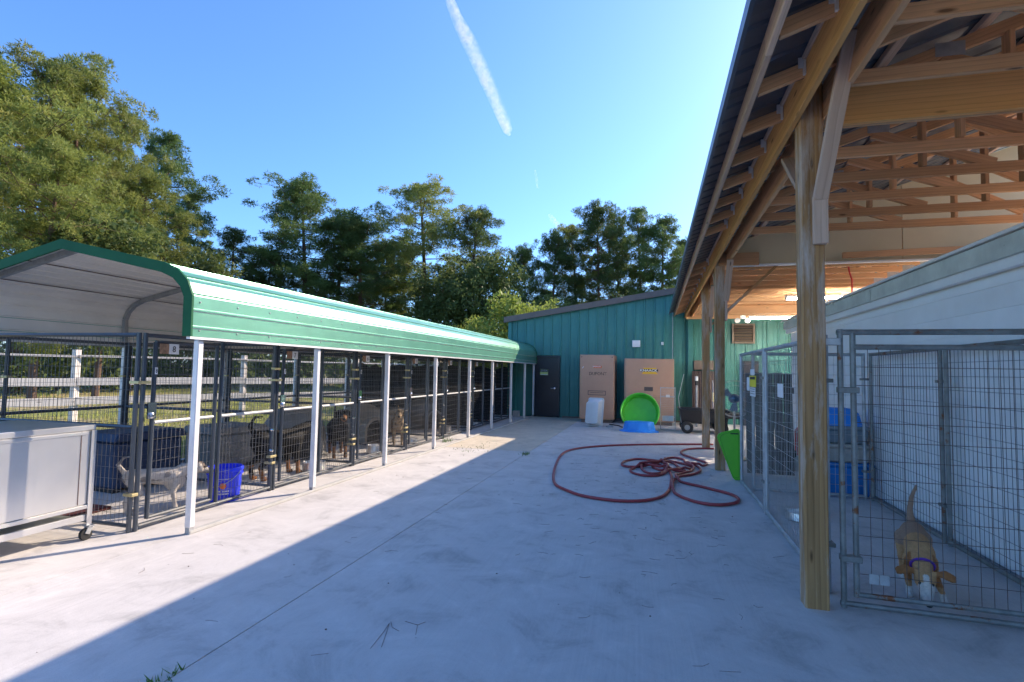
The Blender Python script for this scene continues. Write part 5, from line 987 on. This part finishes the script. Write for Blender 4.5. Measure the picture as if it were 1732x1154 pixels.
# ================================================================== CONTRAILS
def trail_mat(name, dens, sc, rad):
    m = bpy.data.materials.new(name); m.use_nodes = True; t = m.node_tree; t.nodes.remove(t.nodes['Principled BSDF']); out = t.nodes['Material Output']
    v = N(t, 'ShaderNodeVolumePrincipled'); v.inputs['Color'].default_value = (1, 1, 1, 1); v.inputs['Anisotropy'].default_value = .35
    tc = N(t, 'ShaderNodeTexCoord'); f = noise_(t, tc.outputs['Object'], sc, 5, .72, .4); big = noise_(t, tc.outputs['Object'], sc * .22, 2, .5)
    mp = N(t, 'ShaderNodeMapping'); mp.inputs['Scale'].default_value = (0, 1, 1); t.links.new(tc.outputs['Object'], mp.inputs['Vector']); ln = N(t, 'ShaderNodeVectorMath', operation='LENGTH'); t.links.new(mp.outputs[0], ln.inputs[0])
    mr = N(t, 'ShaderNodeMapRange', interpolation_type='SMOOTHSTEP'); mr.inputs['From Min'].default_value = rad; mr.inputs['From Max'].default_value = 0; t.links.new(ln.outputs['Value'], mr.inputs[0])
    r_ = ramp(t, f, [(.36, (0, 0, 0)), (.72, (1, 1, 1))]); rb = ramp(t, big, [(.3, (.25, .25, .25)), (.65, (1, 1, 1))]); ml = N(t, 'ShaderNodeMath', operation='MULTIPLY'); ml.inputs[1].default_value = dens; t.links.new(r_, ml.inputs[0])
    m2 = N(t, 'ShaderNodeMath', operation='MULTIPLY'); t.links.new(ml.outputs[0], m2.inputs[0]); t.links.new(mr.outputs[0], m2.inputs[1]); m3 = N(t, 'ShaderNodeMath', operation='MULTIPLY'); t.links.new(m2.outputs[0], m3.inputs[0]); t.links.new(rb, m3.inputs[1]); t.links.new(m3.outputs[0], v.inputs['Density']); t.links.new(v.outputs[0], out.inputs['Volume'])
    try: m.cycles.volume_step_rate = .15
    except Exception: pass
    return m
def sky_point(px, py, d):
    v = _r * ((px - 866) / 900.0) + _d * ((py - 577) / 900.0) + _f; return Vector((0, 0, 1.53)) + v.normalized() * d
def trail(pts, label, dens, sc):
    P_ = [sky_point(a, b, 4000) for a, b, w_ in pts]; rs = [w_ / 900.0 * 4000 / 2 * 1.45 for a, b, w_ in pts]; c0 = P_[0]; ax = (P_[-1] - c0).normalized(); q_ = ax.to_track_quat('X', 'Z'); qi = q_.inverted(); fine = []; fr_ = []
    for i in range(len(P_) - 1):
        for k in range(4): t_ = k / 4; fine.append(qi @ (P_[i].lerp(P_[i + 1], t_) - c0)); fr_.append(rs[i] * (1 - t_) + rs[i + 1] * t_)
    fine.append(qi @ (P_[-1] - c0)); fr_.append(rs[-1] * .3); o = MB().tube(fine, fr_, 12).build('contrail', trail_mat('ice cloud ' + str(len(label)), dens, sc, max(rs)), None); o.matrix_basis = Matrix.Translation(c0) @ q_.to_matrix().to_4x4(); tag(o, label, 'contrail')
trail([(756, -12, 9), (772, 30, 12), (790, 65, 16), (808, 95, 20), (822, 125, 20), (836, 160, 17), (850, 195, 15), (862, 230, 9)], 'long white contrail slanting down the middle of the sky', .034, .03)
trail([(905, 288, 3), (909, 305, 5), (910, 320, 4)], 'tiny faint vertical contrail below the long one', .02, .05); trail([(929, 362, 3), (936, 375, 10), (947, 386, 6)], 'small faint wisp of contrail above the pines', .02, .05)
